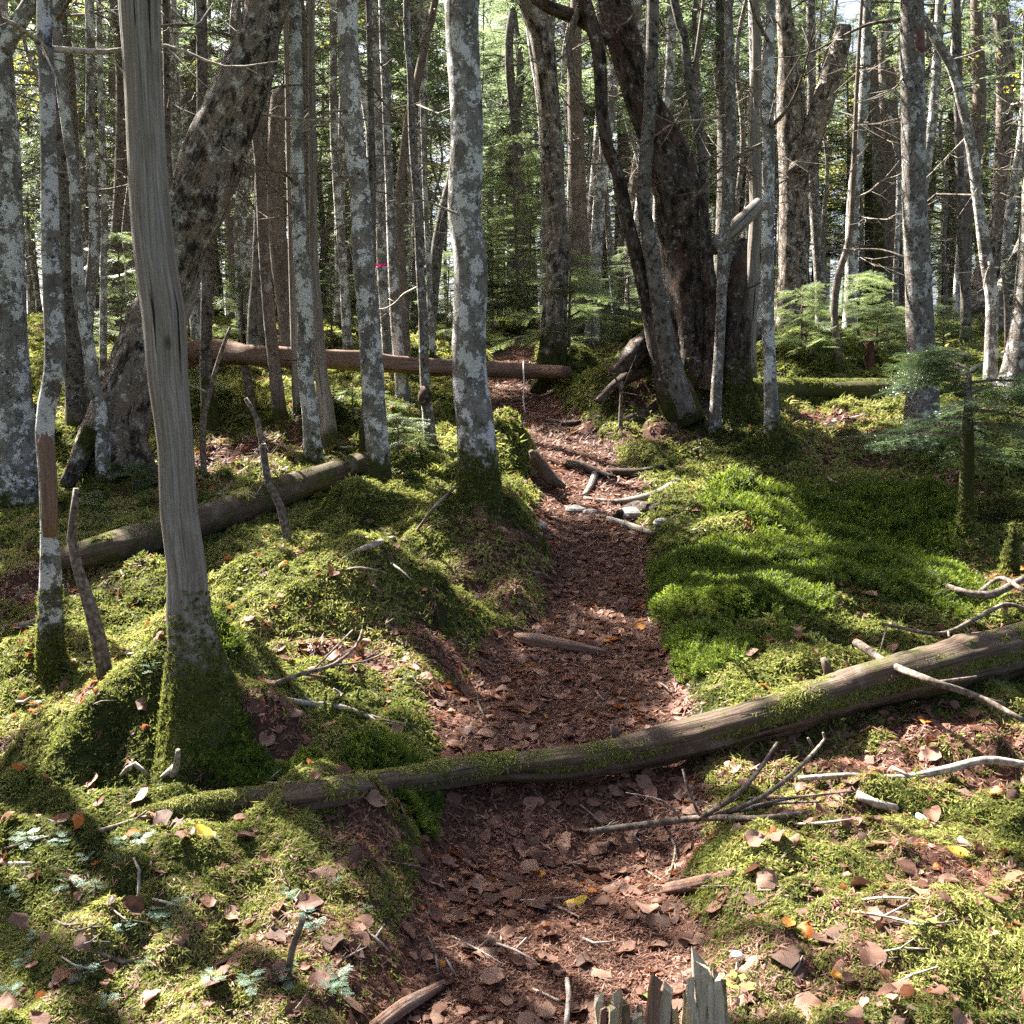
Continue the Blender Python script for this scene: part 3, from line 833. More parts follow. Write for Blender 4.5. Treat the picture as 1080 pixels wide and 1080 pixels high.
px_tree('fir_tree', 'straight narrow trunk standing right behind the dark pink mottled one', 'tree', 'grey', [(90, 450, 11), (92, 350, 11), (97, 250, 11), (96, 150, 9), (94, 0, 8)])
px_tree('fir_tree', 'thin pole trunk seen just left of the grey dead trunk', 'tree', 'grey', [(108, 408, 8), (109, 330, 7), (109, 230, 6), (107, 100, 6), (104, 0, 5)], branches=2)
px_tree('dead_tree', 'bare weathered grey dead trunk rising from a mossy skirt in the left foreground', 'dead tree', 'dead',
        [(211, 742, 78), (207, 715, 62), (202, 680, 50), (198, 645, 44), (195, 600, 40), (190, 540, 38), (184, 470, 37), (178, 400, 38), (172, 330, 39), (165, 270, 38), (157, 195, 37), (150, 100, 35), (147, 0, 36)],
        H=4.6, crown=None, branches=0, mossh=.60, flare=.50, flare_h=1.0, lobes=3, collar=5200, collar_h=.68, rough=.09, ribs=.14, segs=36, freq=3.0)
t, P, Rr, bs = px_tree('old_birch_tree', 'thick old trunk with peeling brown bark leaning to the right behind the grey dead trunk', 'tree', 'oldlean',
        [(108, 492, 62), (120, 455, 56), (136, 410, 51), (153, 360, 47), (173, 305, 46), (190, 262, 52), (206, 225, 54), (227, 160, 54), (248, 110, 50), (268, 55, 44), (283, 0, 40)], H=9.5, crown='leafy', R=2.6, needle='broad', cz=6.0, rough=.16, segs=34, branches=3, mossh=.4, flare=.35, nb=34, freq=4.5, collar=500, collar_h=.4)
add_limb(t, bs, bs[1] + .12, [(160, 440, 34), (170, 400, 22), (188, 345, 15), (203, 305, 13), (212, 270, 8)], 'dead', name='broken_slab', ribs=.2)
add_limb(t, bs, bs[1] - .35, [(98, 452, 20), (86, 480, 20), (70, 512, 16)], 'oldlean', name='root', mossh=.3)
px_tree('fir_tree', 'pole trunk with black mossy foot between the grey dead trunk and the crossing log', 'tree', 'darkgrey', [(223, 450, 20), (220, 420, 15), (218, 380, 12), (217, 270, 11), (214, 160, 10), (212, 0, 10)], mossh=.9, branches=4)
px_tree('fir_tree', 'thin dark trunk hidden partly by the leaning old trunk', 'tree', 'darkgrey', [(182, 425, 8), (180, 330, 8), (178, 240, 7), (175, 80, 6), (174, 0, 6)])
px_tree('dead_sapling', 'bent dead sapling with a bleached forked tip right of the grey dead trunk', 'dead sapling', 'twig', [(216, 502, 7), (214, 455, 6), (222, 412, 5), (234, 372, 4), (243, 345, 3)], crown=None, stop=True, branches=1, mossh=.6, pale=True)
px_tree('dead_sapling', 'leaning mossy dead sapling above the decaying left log', 'dead sapling', 'twig', [(309, 572, 9), (296, 535, 9), (283, 508, 8), (276, 470, 7), (270, 440, 5), (259, 420, 4)], crown=None, stop=True, branches=2, mossh=.9, pale=True)
px_tree('mossy_post', 'short green mossy broken stem standing under the crossing log', 'dead stem', 'twig', [(268, 436, 11), (263, 410, 10), (258, 385, 7)], crown=None, stop=True, branches=0, mossh=.9, collar=200, collar_h=.5)
px_tree('fir_tree', 'slightly leaning brown trunk with black foot in front of the broad pinkish snag', 'tree', 'brown', [(298, 443, 16), (290, 390, 13), (283, 320, 12), (278, 250, 11), (273, 170, 10), (270, 120, 9), (267, 0, 9)], mossh=.55)
px_tree('fir_tree', 'rough dark trunk left of the brown leaning one', 'tree', 'darkgrey', [(268, 388, 19), (270, 330, 16), (274, 270, 14), (276, 150, 12), (274, 0, 11)])
px_tree('dead_snag', 'broad pinkish dead snag with a broken top', 'dead tree', 'brown', [(314, 378, 26), (304, 325, 21), (294, 260, 18), (290, 190, 17), (292, 130, 16), (294, 104, 14), (297, 92, 8)], crown=None, stop=True, branches=2, ribs=.2)
px_tree('fir_tree', 'lichen grey trunk with sunlit left edge next to a twisted grey dead one', 'tree', 'grey', [(332, 487, 20), (328, 440, 18), (325, 400, 17), (321, 330, 16), (318, 270, 15), (314, 200, 14), (313, 120, 13), (311, 0, 12)], mossh=.4, collar=300, collar_h=.4)
px_tree('dead_tree', 'spindly twisted grey dead trunk touching the lichen grey trunk on its right', 'dead tree', 'dead', [(349, 468, 20), (344, 430, 15), (340, 395, 13), (335, 335, 10), (331, 260, 9), (330, 150, 8), (328, 60, 7)], crown=None, H=5.5, branches=4, ribs=.3, segs=18)
px_tree('dead_tree', 'thin bare grey dead pole behind the lichen grey trunk', 'dead tree', 'dead', [(313, 432, 9), (309, 300, 8), (306, 150, 8), (303, 40, 7)], crown=None, H=6, branches=2)
px_tree('fir_tree', 'thin straight trunk midway between the grey dead pole and the patched trunk', 'tree', 'grey', [(368, 374, 11), (363, 300, 9), (355, 150, 8), (351, 0, 7)])
px_tree('fir_tree', 'white patched grey trunk with brown foot left of the tall middle trunk', 'tree', 'grey', [(404, 516, 24), (398, 470, 24), (394, 420, 24), (391, 380, 24), (386, 320, 23), (382, 260, 22), (379, 200, 21), (374, 130, 20), (370, 60, 20), (366, 0, 20)], mossh=.75, flare=.25, collar=250, collar_h=.5, branches=6, segs=18)
px_tree('fir_tree', 'short mossy side stem hugging the white patched grey trunk', 'tree', 'darkgrey', [(382, 482, 13), (386, 440, 11), (390, 390, 9), (392, 330, 8), (392, 200, 7), (390, 60, 6)], mossh=.8, branches=0)
t_tape = px_tree('fir_tree', 'slim trunk wrapped with a pink tape', 'tree', 'grey', [(410, 388, 11), (407, 350, 10), (403, 290, 10), (401, 240, 10), (398, 150, 10), (394, 50, 9), (392, 0, 9)])
px_tree('fir_tree', 'slim trunk right of the pink tape trunk, standing over the crossing log', 'tree', 'grey', [(429, 426, 16), (420, 370, 12), (415, 290, 11), (411, 200, 9), (408, 125, 8), (403, 0, 7)], mossh=.25)
px_tree('fir_tree', 'thin brown trunk curving up to the right behind the crossing log', 'tree', 'brown', [(431, 398, 9), (425, 300, 9), (421, 212, 9), (431, 125, 9), (440, 85, 9), (451, 32, 8), (459, 0, 7)], branches=4)
px_tree('birch_tree', 'pale slim trunk with a dark round burl left of the tall middle trunk', 'tree', 'pale', [(457, 476, 15), (452, 445, 13), (448, 400, 11), (446, 330, 10), (443, 280, 9), (440, 210, 9), (436, 150, 8), (432, 80, 7), (429, 0, 7)], mossh=.5, collar=180, collar_h=.4)
_bt = bpy.data.objects.get('birch_tree')
add_limb(_bt, np.array(_bt.location), _bt.location[1] - .02, [(447.5, 428, 8), (448, 421, 16), (448, 414, 14), (448, 407, 7)], 'old', name='burl', rough=.1)
px_tree('fir_tree', 'very thin trunk beside the pale slim one', 'tree', 'grey', [(457, 378, 7), (453, 300, 6), (449, 200, 5), (446, 100, 5), (444, 0, 4)], branches=2)
px_tree('fir_tree', 'far trunk leaning right, half hidden by the tall middle trunk', 'tree', 'darkgrey', [(450, 372, 13), (462, 255, 12), (477, 180, 10), (488, 110, 9)], branches=2)
px_tree('fir_tree', 'tall straight grey trunk on a moss mound beside the trail', 'tree', 'grey', [(507, 524, 46), (504, 490, 42), (501, 450, 39), (498, 400, 37), (496, 350, 36), (494, 280, 35), (493, 220, 34), (491, 150, 33), (489, 60, 33), (487, 0, 32)],
        H=12, mossh=.75, flare=.3, collar=1500, collar_h=.62, segs=26, branches=3, R=1.9, nb=60)
# --- behind and right of the trail
t, P, Rr, bs = px_tree('old_birch_tree', 'big brown grey trunk at the head of the trail where the crossing log rests', 'tree', 'oldlean', [(581, 395, 36), (583, 370, 29), (585, 330, 25), (587, 265, 24), (585, 200, 23), (582, 150, 22), (578, 100, 22), (572, 45, 23), (560, 0, 25), (545, -60, 22)], H=12, crown='leafy', R=2.5, needle='broad', cz=7.5, rough=.07, mossh=.9, segs=18, flare=.3, nb=34)
px_tree('fir_tree', 'straight pinkish brown trunk just right of the big trunk at the trail head', 'tree', 'brown', [(614, 350, 27), (613, 330, 24), (612, 275, 22), (609, 200, 18), (607, 130, 16), (606, 60, 14)], H=13, branches=5)
px_tree('birch_tree', 'thin white sunlit trunk left of the massive old tree', 'tree', 'pale', [(652, 346, 7), (649, 320, 6), (645, 270, 7), (640, 215, 7), (636, 160, 7), (632, 0, 6)], H=11, branches=2)
t, P, Rr, bs = px_tree('ancient_tree', 'massive dark old tree with several stems right of the trail', 'tree', 'old', [(728, 405, 66), (727, 370, 56), (727, 320, 50), (723, 260, 48), (715, 205, 46), (704, 165, 42), (690, 128, 38), (675, 100, 35), (661, 62, 33), (648, 10, 32), (642, -40, 30)],
        H=11, crown='leafy', R=3.0, needle='broad', cz=6.5, rough=.27, segs=38, mossh=.5, flare=.40, lobes=5, branches=2, nb=44, freq=3.5, collar=500, collar_h=.5)
KD = bs[1]
add_limb(t, bs, KD - .55, [(722, 448, 48), (711, 415, 40), (704, 392, 32), (693, 352, 25), (683, 314, 18), (671, 270, 14), (660, 225, 13), (652, 185, 13), (642, 160, 13), (635, 120, 13), (632, 60, 14), (622, 20, 14), (612, -10, 14)], 'old', rough=.10, mossh=.5, segs=14, name='stem')
add_limb(t, bs, KD - .62, [(722, 440, 30), (710, 398, 26), (700, 350, 22), (695, 320, 18), (690, 290, 16), (684, 250, 15), (679, 210, 14), (681, 170, 14), (686, 100, 14), (688, 40, 13), (689, -30, 13)], 'darkgrey', rough=.08, segs=14, name='stem')
add_limb(t, bs, KD - .4, [(640, 45, 17), (622, 26, 15), (602, 16, 14), (580, 8, 13), (558, -8, 12), (520, -40, 9)], 'old', name='limb')
add_limb(t, bs, KD - .5, [(612, 5, 7), (602, 35, 7), (600, 58, 7), (605, 85, 6), (614, 108, 6), (626, 122, 4)], 'twig', name='limb')
def add_root(t, base, pts, bark, mossh=.0):
    W, R = [], []
    for x, y, w in pts:
        g = ghit(x, y); W.append(g - base - np.array([0, 0, w * .1 * g[1] / F])); R.append(w * .5 * g[1] / F)
    TREE_ID[0] += 1
    V, T, TC, ms = tube(np.array(W), np.array(R), segs=10, step=.05, rough=.18, seed=TREE_ID[0], freq=8.)
    return link('root', mesh_from('root', V, T, MAT[bark], {'moss': ms + mossh}, True, None, {'tc': TC}), t)
for rp in ([(708, 420, 26), (690, 432, 18), (668, 440, 10), (650, 446, 5)], [(720, 424, 24), (716, 440, 16), (706, 458, 9)], [(744, 414, 26), (768, 424, 16), (790, 430, 8)], [(735, 420, 18), (745, 438, 10), (742, 455, 5)]):
    add_root(t, bs, rp, 'old', .25)
add_limb(t, bs, KD - .3, [(744, 412, 30), (752, 370, 20), (750, 320, 15), (744, 270, 12), (741, 220, 9)], 'old', name='stem', rough=.15)
add_limb(t, bs, KD - .3, [(690, 380, 24), (672, 392, 18), (652, 404, 12), (630, 424, 8)], 'old', name='root', mossh=.2)
px_tree('fir_tree', 'grey trunk showing only high up behind the massive old tree', 'tree', 'grey', [(690, 345, 16), (685, 200, 13), (677, 80, 12), (671, 0, 11)], H=12)
px_tree('fir_tree', 'slender curved trunk right of the massive old tree, forked high up', 'tree', 'darkgrey', [(754, 406, 10), (750, 330, 9), (746, 260, 9), (740, 180, 9), (735, 130, 9), (727, 80, 9), (721, 40, 8), (711, 0, 8)], H=8, R=1.2, branches=4)
_m = [o for o in bpy.data.objects if o.name.startswith('fir_tree') and 'forked high' in o.get('label', '')][0]
add_limb(_m, np.array(_m.location), _m.location[1], [(730, 95, 6), (735, 55, 5), (741, 10, 4), (746, -40, 3)], 'twig')
px_tree('birch_tree', 'pale speckled slim birch in front of the rotten stump right of the massive old tree', 'tree', 'pale', [(754, 458, 14), (755, 425, 12), (757, 370, 11), (760, 320, 11), (763, 260, 11), (768, 200, 11), (770, 150, 11), (771, 80, 10), (768, 0, 8)], H=9, mossh=.35, collar=200, collar_h=.3)
t, P, Rr, bs = px_tree('rotten_snag', 'rotten brown snag with mossy foot behind the speckled slim birch', 'dead tree', 'old', [(778, 424, 34), (777, 385, 28), (778, 340, 24), (780, 295, 18), (783, 252, 10)], crown=None, stop=True, branches=1, mossh=.7, rough=.15, ribs=.25, segs=20, collar=500, collar_h=.7)
px_tree('dead_tree', 'twisted grey dead trunk with sunlit edge behind the green footed trunk', 'dead tree', 'dead', [(789, 405, 18), (789, 350, 16), (791, 310, 15), (795, 265, 12), (797, 220, 12), (796, 140, 12), (798, 55, 9)], H=6, crown=None, ribs=.3, segs=18, mossh=.5)
px_tree('fir_tree', 'slim trunk with bright green mossy foot at the right side of the moss bank', 'tree', 'grey', [(815, 470, 20), (814, 440, 15), (812, 390, 13), (811, 305, 13), (810, 190, 12), (811, 80, 11), (813, 0, 9)], H=10, mossh=.6, collar=500, collar_h=.55)
t, P, Rr, bs = px_tree('old_birch_tree', 'stout old trunk with a broken topped side limb behind the green footed trunk', 'tree', 'oldlean', [(834, 352, 34), (835, 320, 30), (836, 270, 28), (836, 200, 28), (834, 120, 27), (831, 60, 20), (826, 0, 14)], H=11, crown='leafy', needle='broad', R=2.2, cz=8, segs=18, mossh=.5, rough=.07)
add_limb(t, bs, bs[1] - .15, [(840, 185, 22), (853, 150, 24), (866, 115, 23), (877, 80, 22), (886, 48, 20), (890, 28, 15)], 'oldlean', rough=.1)
px_tree('birch_tree', 'pale sunlit trunk just right of the stout old trunk', 'tree', 'pale', [(868, 349, 13), (865, 300, 11), (861, 240, 11), (857, 160, 9), (855, 0, 8)], H=12, mossh=.35)
px_tree('fir_tree', 'small crooked leaning tree among young firs, right of the stout old trunk', 'tree', 'brown', [(886, 398, 10), (883, 365, 8), (881, 330, 7), (884, 290, 7), (895, 250, 6), (900, 180, 5), (903, 110, 4)], H=5, R=.7, nb=16, mossh=.6, branches=3, cz=3.6)
px_tree('fir_tree', 'dim straight trunk left of the moss streaked pair', 'tree', 'darkgrey', [(920, 332, 10), (917, 240, 9), (915, 120, 9), (914, 0, 8)], H=13)
px_tree('fir_tree', 'dark moss streaked trunk tight against a brown trunk', 'tree', 'darkgrey', [(929, 338, 11), (927, 260, 10), (925, 170, 9), (922, 70, 8), (921, 0, 8)], H=12, mossh=4.0)
px_tree('fir_tree', 'pinkish brown trunk with black foot left of the red marked trunk', 'tree', 'brown', [(934, 334, 23), (935, 290, 20), (937, 220, 18), (938, 150, 17), (935, 80, 15), (932, 0, 13)], H=13, mossh=.5)
t_red = px_tree('fir_tree', 'straight grey white trunk with a faded red mark high up', 'tree', 'pale', [(974, 472, 34), (973, 440, 30), (972, 400, 28), (970, 340, 26), (968, 280, 24), (966, 220, 23), (964, 160, 22), (963, 80, 22), (962, 0, 20)], H=11, R=1.8, mossh=.30, segs=20, collar=500, collar_h=.3, branches=4, nb=50)
px_tree('birch_tree', 'crooked grey birch leaning left high up, near the right edge', 'tree', 'grey', [(1044, 418, 14), (1045, 370, 12), (1045, 320, 12), (1042, 275, 12), (1034, 215, 10), (1024, 160, 10), (1015, 110, 9), (1002, 70, 9), (980, 32, 8), (965, 0, 7)], H=8, R=1.4, mossh=.2, branches=5)
px_tree('fir_tree', 'dim thin trunk between the red marked trunk and the crooked birch', 'tree', 'darkgrey', [(1019, 364, 11), (1018, 300, 9), (1014, 230, 8), (1011, 100, 8), (1008, 0, 8)], H=13, mossh=.6)
px_tree('old_birch_tree', 'twisted brown trunk high behind the crooked birch', 'tree', 'oldlean', [(1028, 335, 30), (1040, 285, 18), (1052, 230, 16), (1057, 150, 14), (1060, 70, 17), (1054, 10, 14), (1046, -40, 12)], H=10, crown='leafy', needle='broad', R=2., cz=7.5, branches=4)
px_tree('birch_tree', 'pale leaning trunk with wide sunlit foot at the right edge', 'tree', 'pale', [(1066, 428, 40), (1074, 385, 26), (1080, 340, 22), (1086, 270, 19), (1088, 160, 17), (1090, 0, 15)], H=11, R=1.8, flare=.4, branches=2)
px_tree('birch_tree', 'far white trunk leaning right behind the brown stick', 'tree', 'pale', [(1044, 352, 26), (1058, 310, 20), (1074, 275, 17), (1090, 230, 15), (1104, 150, 13)], H=10, R=1.6, branches=2)
px_tree('dead_sapling', 'thin brown dead stick standing before the pale leaning trunk', 'dead sapling', 'twig', [(1062, 385, 5), (1062, 330, 5), (1058, 290, 3)], crown=None, stop=True, branches=1)
px_tree('dead_sapling', 'little mossy dead stem on the slope below the massive old tree', 'dead sapling', 'twig', [(654, 452, 6), (655, 425, 4), (656, 402, 3)], crown=None, stop=True, branches=1, mossh=1.2)
px_tree('mossy_stump', 'small mossy stump among young firs behind the mossy right log', 'stump', 'rot', [(916, 392, 12), (917, 375, 9), (917, 360, 8)], crown=None, stop=True, branches=0, mossh=.4)
px_tree('mossy_stump', 'narrow mossy stump near the right edge below the dark sapling', 'stump', 'old', [(1067, 612, 19), (1065, 588, 14), (1068, 566, 9), (1067, 552, 3)], crown=None, stop=True, branches=0, mossh=2.0, collar=700, collar_h=.6, ribs=.3)

# dark little fir with hanging moss on the right
def bough_sapling(name, label, bx, by, pts, boughs, needle, group=None, bark='twig', collar=0, mossh=.6, fine=True, sc=1.0):
    t, P, Rr, bs = px_tree(name, label, 'young fir', bark, pts, crown=None, stop=True, branches=0, mossh=mossh, group=group, collar=collar, collar_h=.55)
    rng = np.random.default_rng(int(bx) + 7)
    ax = lambda h: (np.interp(h, P[:, 2], P[:, 0]), np.interp(h, P[:, 2], P[:, 1]))
    z0, z1, R, nb, spr = boughs
    link('crown', crown_mesh(ax, z0, z1, R, nb, rng, 'fir', None, needle, fine=fine, spr=spr, elev=(-.15, .15), scale=sc, lowfade=.8), t)
    return t
bough_sapling('fir_sapling', 'dark green fir sapling with flat drooping boughs and mossy trunk by the right edge', 1018, 565, [(1018, 565, 16), (1019, 520, 14), (1020, 470, 13), (1021, 425, 8), (1022, 395, 5)], (.60, 1.25, .72, 15, 8), 'needle_dark', collar=500, mossh=1.6, bark='darkgrey', sc=.95)

# pink tape
def ring(name, label, cat, c, r, h, mat, axis=UP):
    b = Bag(); th = np.arange(24) / 24 * 2 * math.pi
    V = []
    for rr, z in ((r, -h / 2), (r + .004, 0), (r, h / 2)):
        V.append(np.stack([np.cos(th) * rr, np.sin(th) * rr, np.full(24, z) + .01 * np.cos(th * 2)], 1))
    V = np.concatenate(V); j = np.arange(24); j2 = (j + 1) % 24; T = []
    for k in (0, 24):
        T += [np.stack([k + j, k + j2, k + 24 + j2], 1), np.stack([k + j, k + 24 + j2, k + 24 + j], 1)]
    return b, V, np.concatenate(T)
_, V, T = ring('', '', '', None, .080, .030, 'pink')
p = at_depth(402.5, 280, t_tape[3][1])
o = link('pink_tape', mesh_from('pink_tape', V, T, MAT['pink']), None, p); tag(o, 'bright pink tape band tied round a slim trunk left of the middle trunk', 'tape')
# faded red mark: a thin lichen-like sheet hugging the trunk
t, P, Rr, bs = t_red
add_limb(t, bs, bs[1], [(963.6, 62, 20), (963.4, 50, 22.4), (963.2, 36, 22.6), (962.8, 22, 22.2), (962.6, 10, 20)], 'redpaint', name='red_mark', rough=.05, segs=20)
# ------------------------------------------------------------------ fallen logs
def moss_on(parent, P, R, s0, s1, th0, th1, n, size, seed, cbase=.5, gate=.45):
    """sprigs on a lying log between fractions s0..s1, angles measured from up towards the viewer"""
    rng = np.random.default_rng(seed)
    Q, RR = spline(P, R, .04)
    s = np.linspace(0, 1, len(Q)); u = rng.uniform(s0, s1, n)
    c = np.stack([np.interp(u, s, Q[:, i]) for i in range(3)], 1); r = np.interp(u, s, RR)
    ax = unit(Q[-1] - Q[0]); side = unit(np.cross(ax, UP))
    if side[1] > 0: side = -side
    th = rng.uniform(math.radians(th0), math.radians(th1), n)
    nn = np.cos(th)[:, None] * UP + np.sin(th)[:, None] * side
    pos = c + nn * r[:, None] * .97
    fade = np.minimum(np.clip((u - s0) / .10, 0, 1) + (s0 <= 0), np.clip((s1 - u) / .10, 0, 1) + (s1 >= 1))
    k = .65 * noise3(pos[:, 0] * 5 + seed, pos[:, 1] * 5, pos[:, 2] * 5, 6) + .35 * noise3(pos[:, 0] * 17 + seed, pos[:, 1] * 17, pos[:, 2] * 17, 7) > gate + .4 * (1 - np.clip(fade, 0, 1)) + .25 * np.abs(th - math.radians((th0 + th1) / 2)) / math.radians(max(1, th1 - th0)) - .06
    pos, nn = pos[k], nn[k]
    V, T, I = scatter(pos, frames(nn + np.array([0, 0, .4]), rng), size * rng.uniform(.6, 1.3, len(pos)), SPRIGS, rng.integers(0, 6, len(pos)))
    cc = np.clip(rng.normal(cbase, .16, len(pos)), 0, 1)
    return link('moss', mesh_from('moss', V, T, MAT['moss'], {'c': cc[I], 'tip': np.tile(np.array([0, .6, .6, 1.]), len(V) // 4)}, False), parent)

def px_log(name, label, cat, bark, pts, foot=None, lift=0.0, rough=.08, segs=18, ribs=.15, mossh=0, group=None, freq=4.0):
    """pts: (px, py of the centre line, width, [py where it meets the ground])"""
    W, R = [], []
    for q in pts:
        x, y, w = q[:3]
        g = ghit(x, q[3] if len(q) > 3 else y + w * .42)
        p = at_depth(x, y, g[1] + (q[4] if len(q) > 4 else 0)); W.append(p); R.append(w * .5 * p[1] / F)
    W = np.array(W); R = np.array(R); base = W.mean(0)
    TREE_ID[0] += 1; sd = TREE_ID[0]
    V, T, TC, ms = tube(W - base, R, segs=segs, step=.06, rough=rough, seed=sd, ribs=ribs, freq=freq)
    t = root(name, base, label, cat, group)
    ms = np.clip((.5 + .5 * noise3(V[:, 0] * 3, V[:, 1] * 3, V[:, 2] * 3, sd)) * mossh, 0, 1)
    link('log_body', mesh_from('log_body', V, T, MAT[bark], {'moss': ms}, True, None, {'tc': TC}), t)
    return t, W - base, R

t, P, R = px_log('fallen_log', 'long decaying log lying across the trail in the foreground, mossy along its front', 'log', 'log',
                 [(1180, 652, 60, 690), (1075, 682, 54, 716), (985, 705, 50, 738), (900, 729, 45, 758), (845, 744, 47, 772), (800, 758, 40, 786), (700, 784, 40, 812), (640, 797, 34, 824), (600, 804, 36, 832), (500, 813, 32, 836), (430, 824, 30, 832), (360, 834, 28, 838), (280, 842, 25, 846), (200, 850, 20, 854), (140, 862, 9, 862)], segs=38, rough=.20, mossh=.46, ribs=.45, freq=8.)
for st in ([(880, 728, 12), (873, 706, 10), (868, 694, 6)], [(655, 788, 9), (648, 772, 8), (645, 764, 4)], [(1010, 690, 9), (1018, 672, 7), (1024, 664, 4)]):
    gq = ghit(st[0][0], st[0][1] + 26); add_limb(t, np.array(t.location), gq[1] + .02, st, 'log', name='stub', rough=.2)
moss_on(t, P, R, .66, 1.0, -80, 90, 5500, .024, 71, .62, .02)
moss_on(t, P, R, .0, .70, 10, 95, 6500, .024, 72, .45, .36)
moss_on(t, P, R, .30, .50, -30, 60, 1000, .024, 73, .6, .5)
t, P, R = px_log('fallen_log', 'grey mossy log sinking into the ground on the left', 'log', 'log', [(60, 592, 24), (110, 580, 32), (170, 562, 36), (240, 540, 38), (300, 518, 34), (350, 500, 26), (385, 486, 20)], mossh=.5)
moss_on(t, P, R, .0, 1.0, -60, 60, 1600, .035, 74, .4, .5)
cl, P, R = px_log('fallen_log', 'reddish barkless log lying level across the back of the trail', 'log', 'redwood', [(192, 369, 14, 437), (206, 370, 22, 437), (235, 371, 24, 437), (262, 374, 20, 436), (300, 376, 22, 433), (335, 378, 19, 430), (380, 381, 20, 429), (420, 384, 18, 428), (460, 387, 19, 426), (500, 389, 17, 424), (560, 391, 17, 420), (598, 392, 14, 412)], rough=.16, ribs=.5, freq=9.)
add_limb(cl, np.array(cl.location), cl.location[1], [(205, 378, 14), (195, 392, 10), (184, 402, 4)], 'redwood', name='splinter', ribs=.3)
add_limb(cl, np.array(cl.location), cl.location[1], [(204, 366, 8), (196, 358, 6), (186, 350, 3)], 'redwood', name='splinter', ribs=.3)
t, P, R = px_log('fallen_log', 'mossy log lying level behind the red marked trunk on the right', 'log', 'log', [(790, 410, 18), (850, 411, 22), (930, 412, 24), (1010, 413, 22), (1085, 410, 18)], mossh=.9)
moss_on(t, P, R, 0, 1, -60, 70, 1800, .05, 75, .35, .3)
px_log('fallen_log', 'pale slanted log leaning up against the rotten snag', 'log', 'dead', [(750, 262, 16, 405), (775, 240, 16, 405, -.1), (803, 213, 14, 405, -.2)], ribs=.3)
px_log('torn_root', 'broken rotten root at the foot of the massive old tree', 'root', 'old', [(684, 346, 8, 420), (674, 366, 22, 425, -.1), (660, 382, 18, 425, -.2), (644, 394, 7, 425, -.3)], ribs=.6, rough=.3)
px_log('wood_chunk', 'pale broken piece of wood on the lower trail', 'wood piece', 'redwood', [(703, 938, 12), (740, 931, 15), (775, 921, 12)], ribs=.5, rough=.1)
px_log('wood_chunk', 'orange splintered piece of wood at the bottom edge of the trail', 'wood piece', 'redwood', [(395, 1085, 20), (425, 1062, 19), (468, 1038, 10)], ribs=.5, rough=.1)
px_log('wood_chunk', 'flat grey root plank at the left edge of the trail above the log', 'wood piece', 'redwood', [(543, 671, 8), (565, 676, 17), (600, 681, 13), (640, 688, 6)], ribs=.5, rough=.1)
px_log('torn_root', 'curved brown root plate leaning at the side of the mossy hump', 'root', 'log', [(560, 476, 5, 515), (569, 490, 13, 515), (580, 505, 14, 518), (596, 514, 5, 520)], ribs=.4)

# roots across the trail
for lab, pts, b in [('dark mossy root stepping across the trail right of the mossy hump', [(598, 490, 10), (610, 491, 12), (632, 499, 9), (650, 505, 5)], 'old'),
                    ('pale forked root running down the trail step', [(628, 498, 7), (624, 510, 7), (616, 523, 5)], 'dead'),
                    ('long dark root along the upper right of the trail', [(640, 497, 8), (670, 498, 9), (700, 493, 7)], 'old'),
                    ('smooth grey root curving at the foot of the trail step', [(616, 526, 6), (650, 529, 6), (690, 522, 10), (715, 508, 8)], 'dead'),
                    ('mossy root at the right side of the trail below the step', [(650, 545, 10), (670, 535, 14), (695, 536, 10)], 'old'),
                    ('thin root crossing the trail near its upper bend', [(575, 442, 4), (595, 446, 6), (612, 445, 3)], 'old'),
                    ('grey root lying along the right edge of the trail', [(640, 548, 8), (665, 555, 8), (690, 563, 5)], 'dead')]:
    px_log('exposed_root', lab, 'root', b, pts, ribs=.1, rough=.1, segs=10, group='roots crossing the trail', mossh=.3)

# ------------------------------------------------------------------ twigs and dead branches on the ground
def px_stick(label, strands, bark='twig', cat='stick', name='fallen_branch', group=None, lift=.0):
    """first strand is the stick itself, the others are its side twigs; points are (px, py, width[, lift in m])"""
    base = ghit(strands[0][0][0], strands[0][0][1]); t = root(name, base, label, cat, group)
    for k, st in enumerate(strands):
        W, R = [], []
        for q in st:
            g = ghit(q[0], q[1]); r = q[2] * .5 * np.linalg.norm(g) / F
            up = (q[3] if len(q) > 3 else 0) + lift
            if up:   # keep the point on the same sight line but nearer, above the ground
                rr = ray(q[0], q[1]); rr = rr / rr[1]; dy = up / max(.12, -rr[2]); dy = min(dy, .8)
                g = g - rr * dy
            W.append(g + np.array([0, 0, r * .7])); R.append(r)
        TREE_ID[0] += 1
        V, T, TC, ms = tube(np.array(W) - base, np.array(R), segs=8, step=.04, rough=.12, seed=TREE_ID[0], freq=20)
        link('stick_shaft' if k == 0 else 'twig', mesh_from('stick_shaft', V, T, MAT[bark], {'moss': ms}, True, None, {'tc': TC}), t)
    return t
px_stick('pale dead stick lying below the mossy skirt of the grey dead trunk', [[(290, 742, 6), (330, 746, 7), (360, 750, 7), (390, 760, 6), (414, 768, 5)], [(330, 746, 3), (322, 735, 2, .03)], [(358, 750, 3), (359, 733, 3, .03), (352, 728, 2, .04)]], 'paletwig')
px_stick('dead forked branch arching over the leaves above the pale stick', [[(285, 725, 5, .02), (320, 712, 5, .05), (350, 705, 4, .06), (375, 685, 3, .08), (382, 665, 2, .1)], [(320, 712, 3, .05), (345, 718, 2, .03)], [(350, 705, 2, .06), (385, 700, 2, .04), (405, 690, 2, .05)], [(330, 708, 2, .05), (372, 668, 2, .1)]])
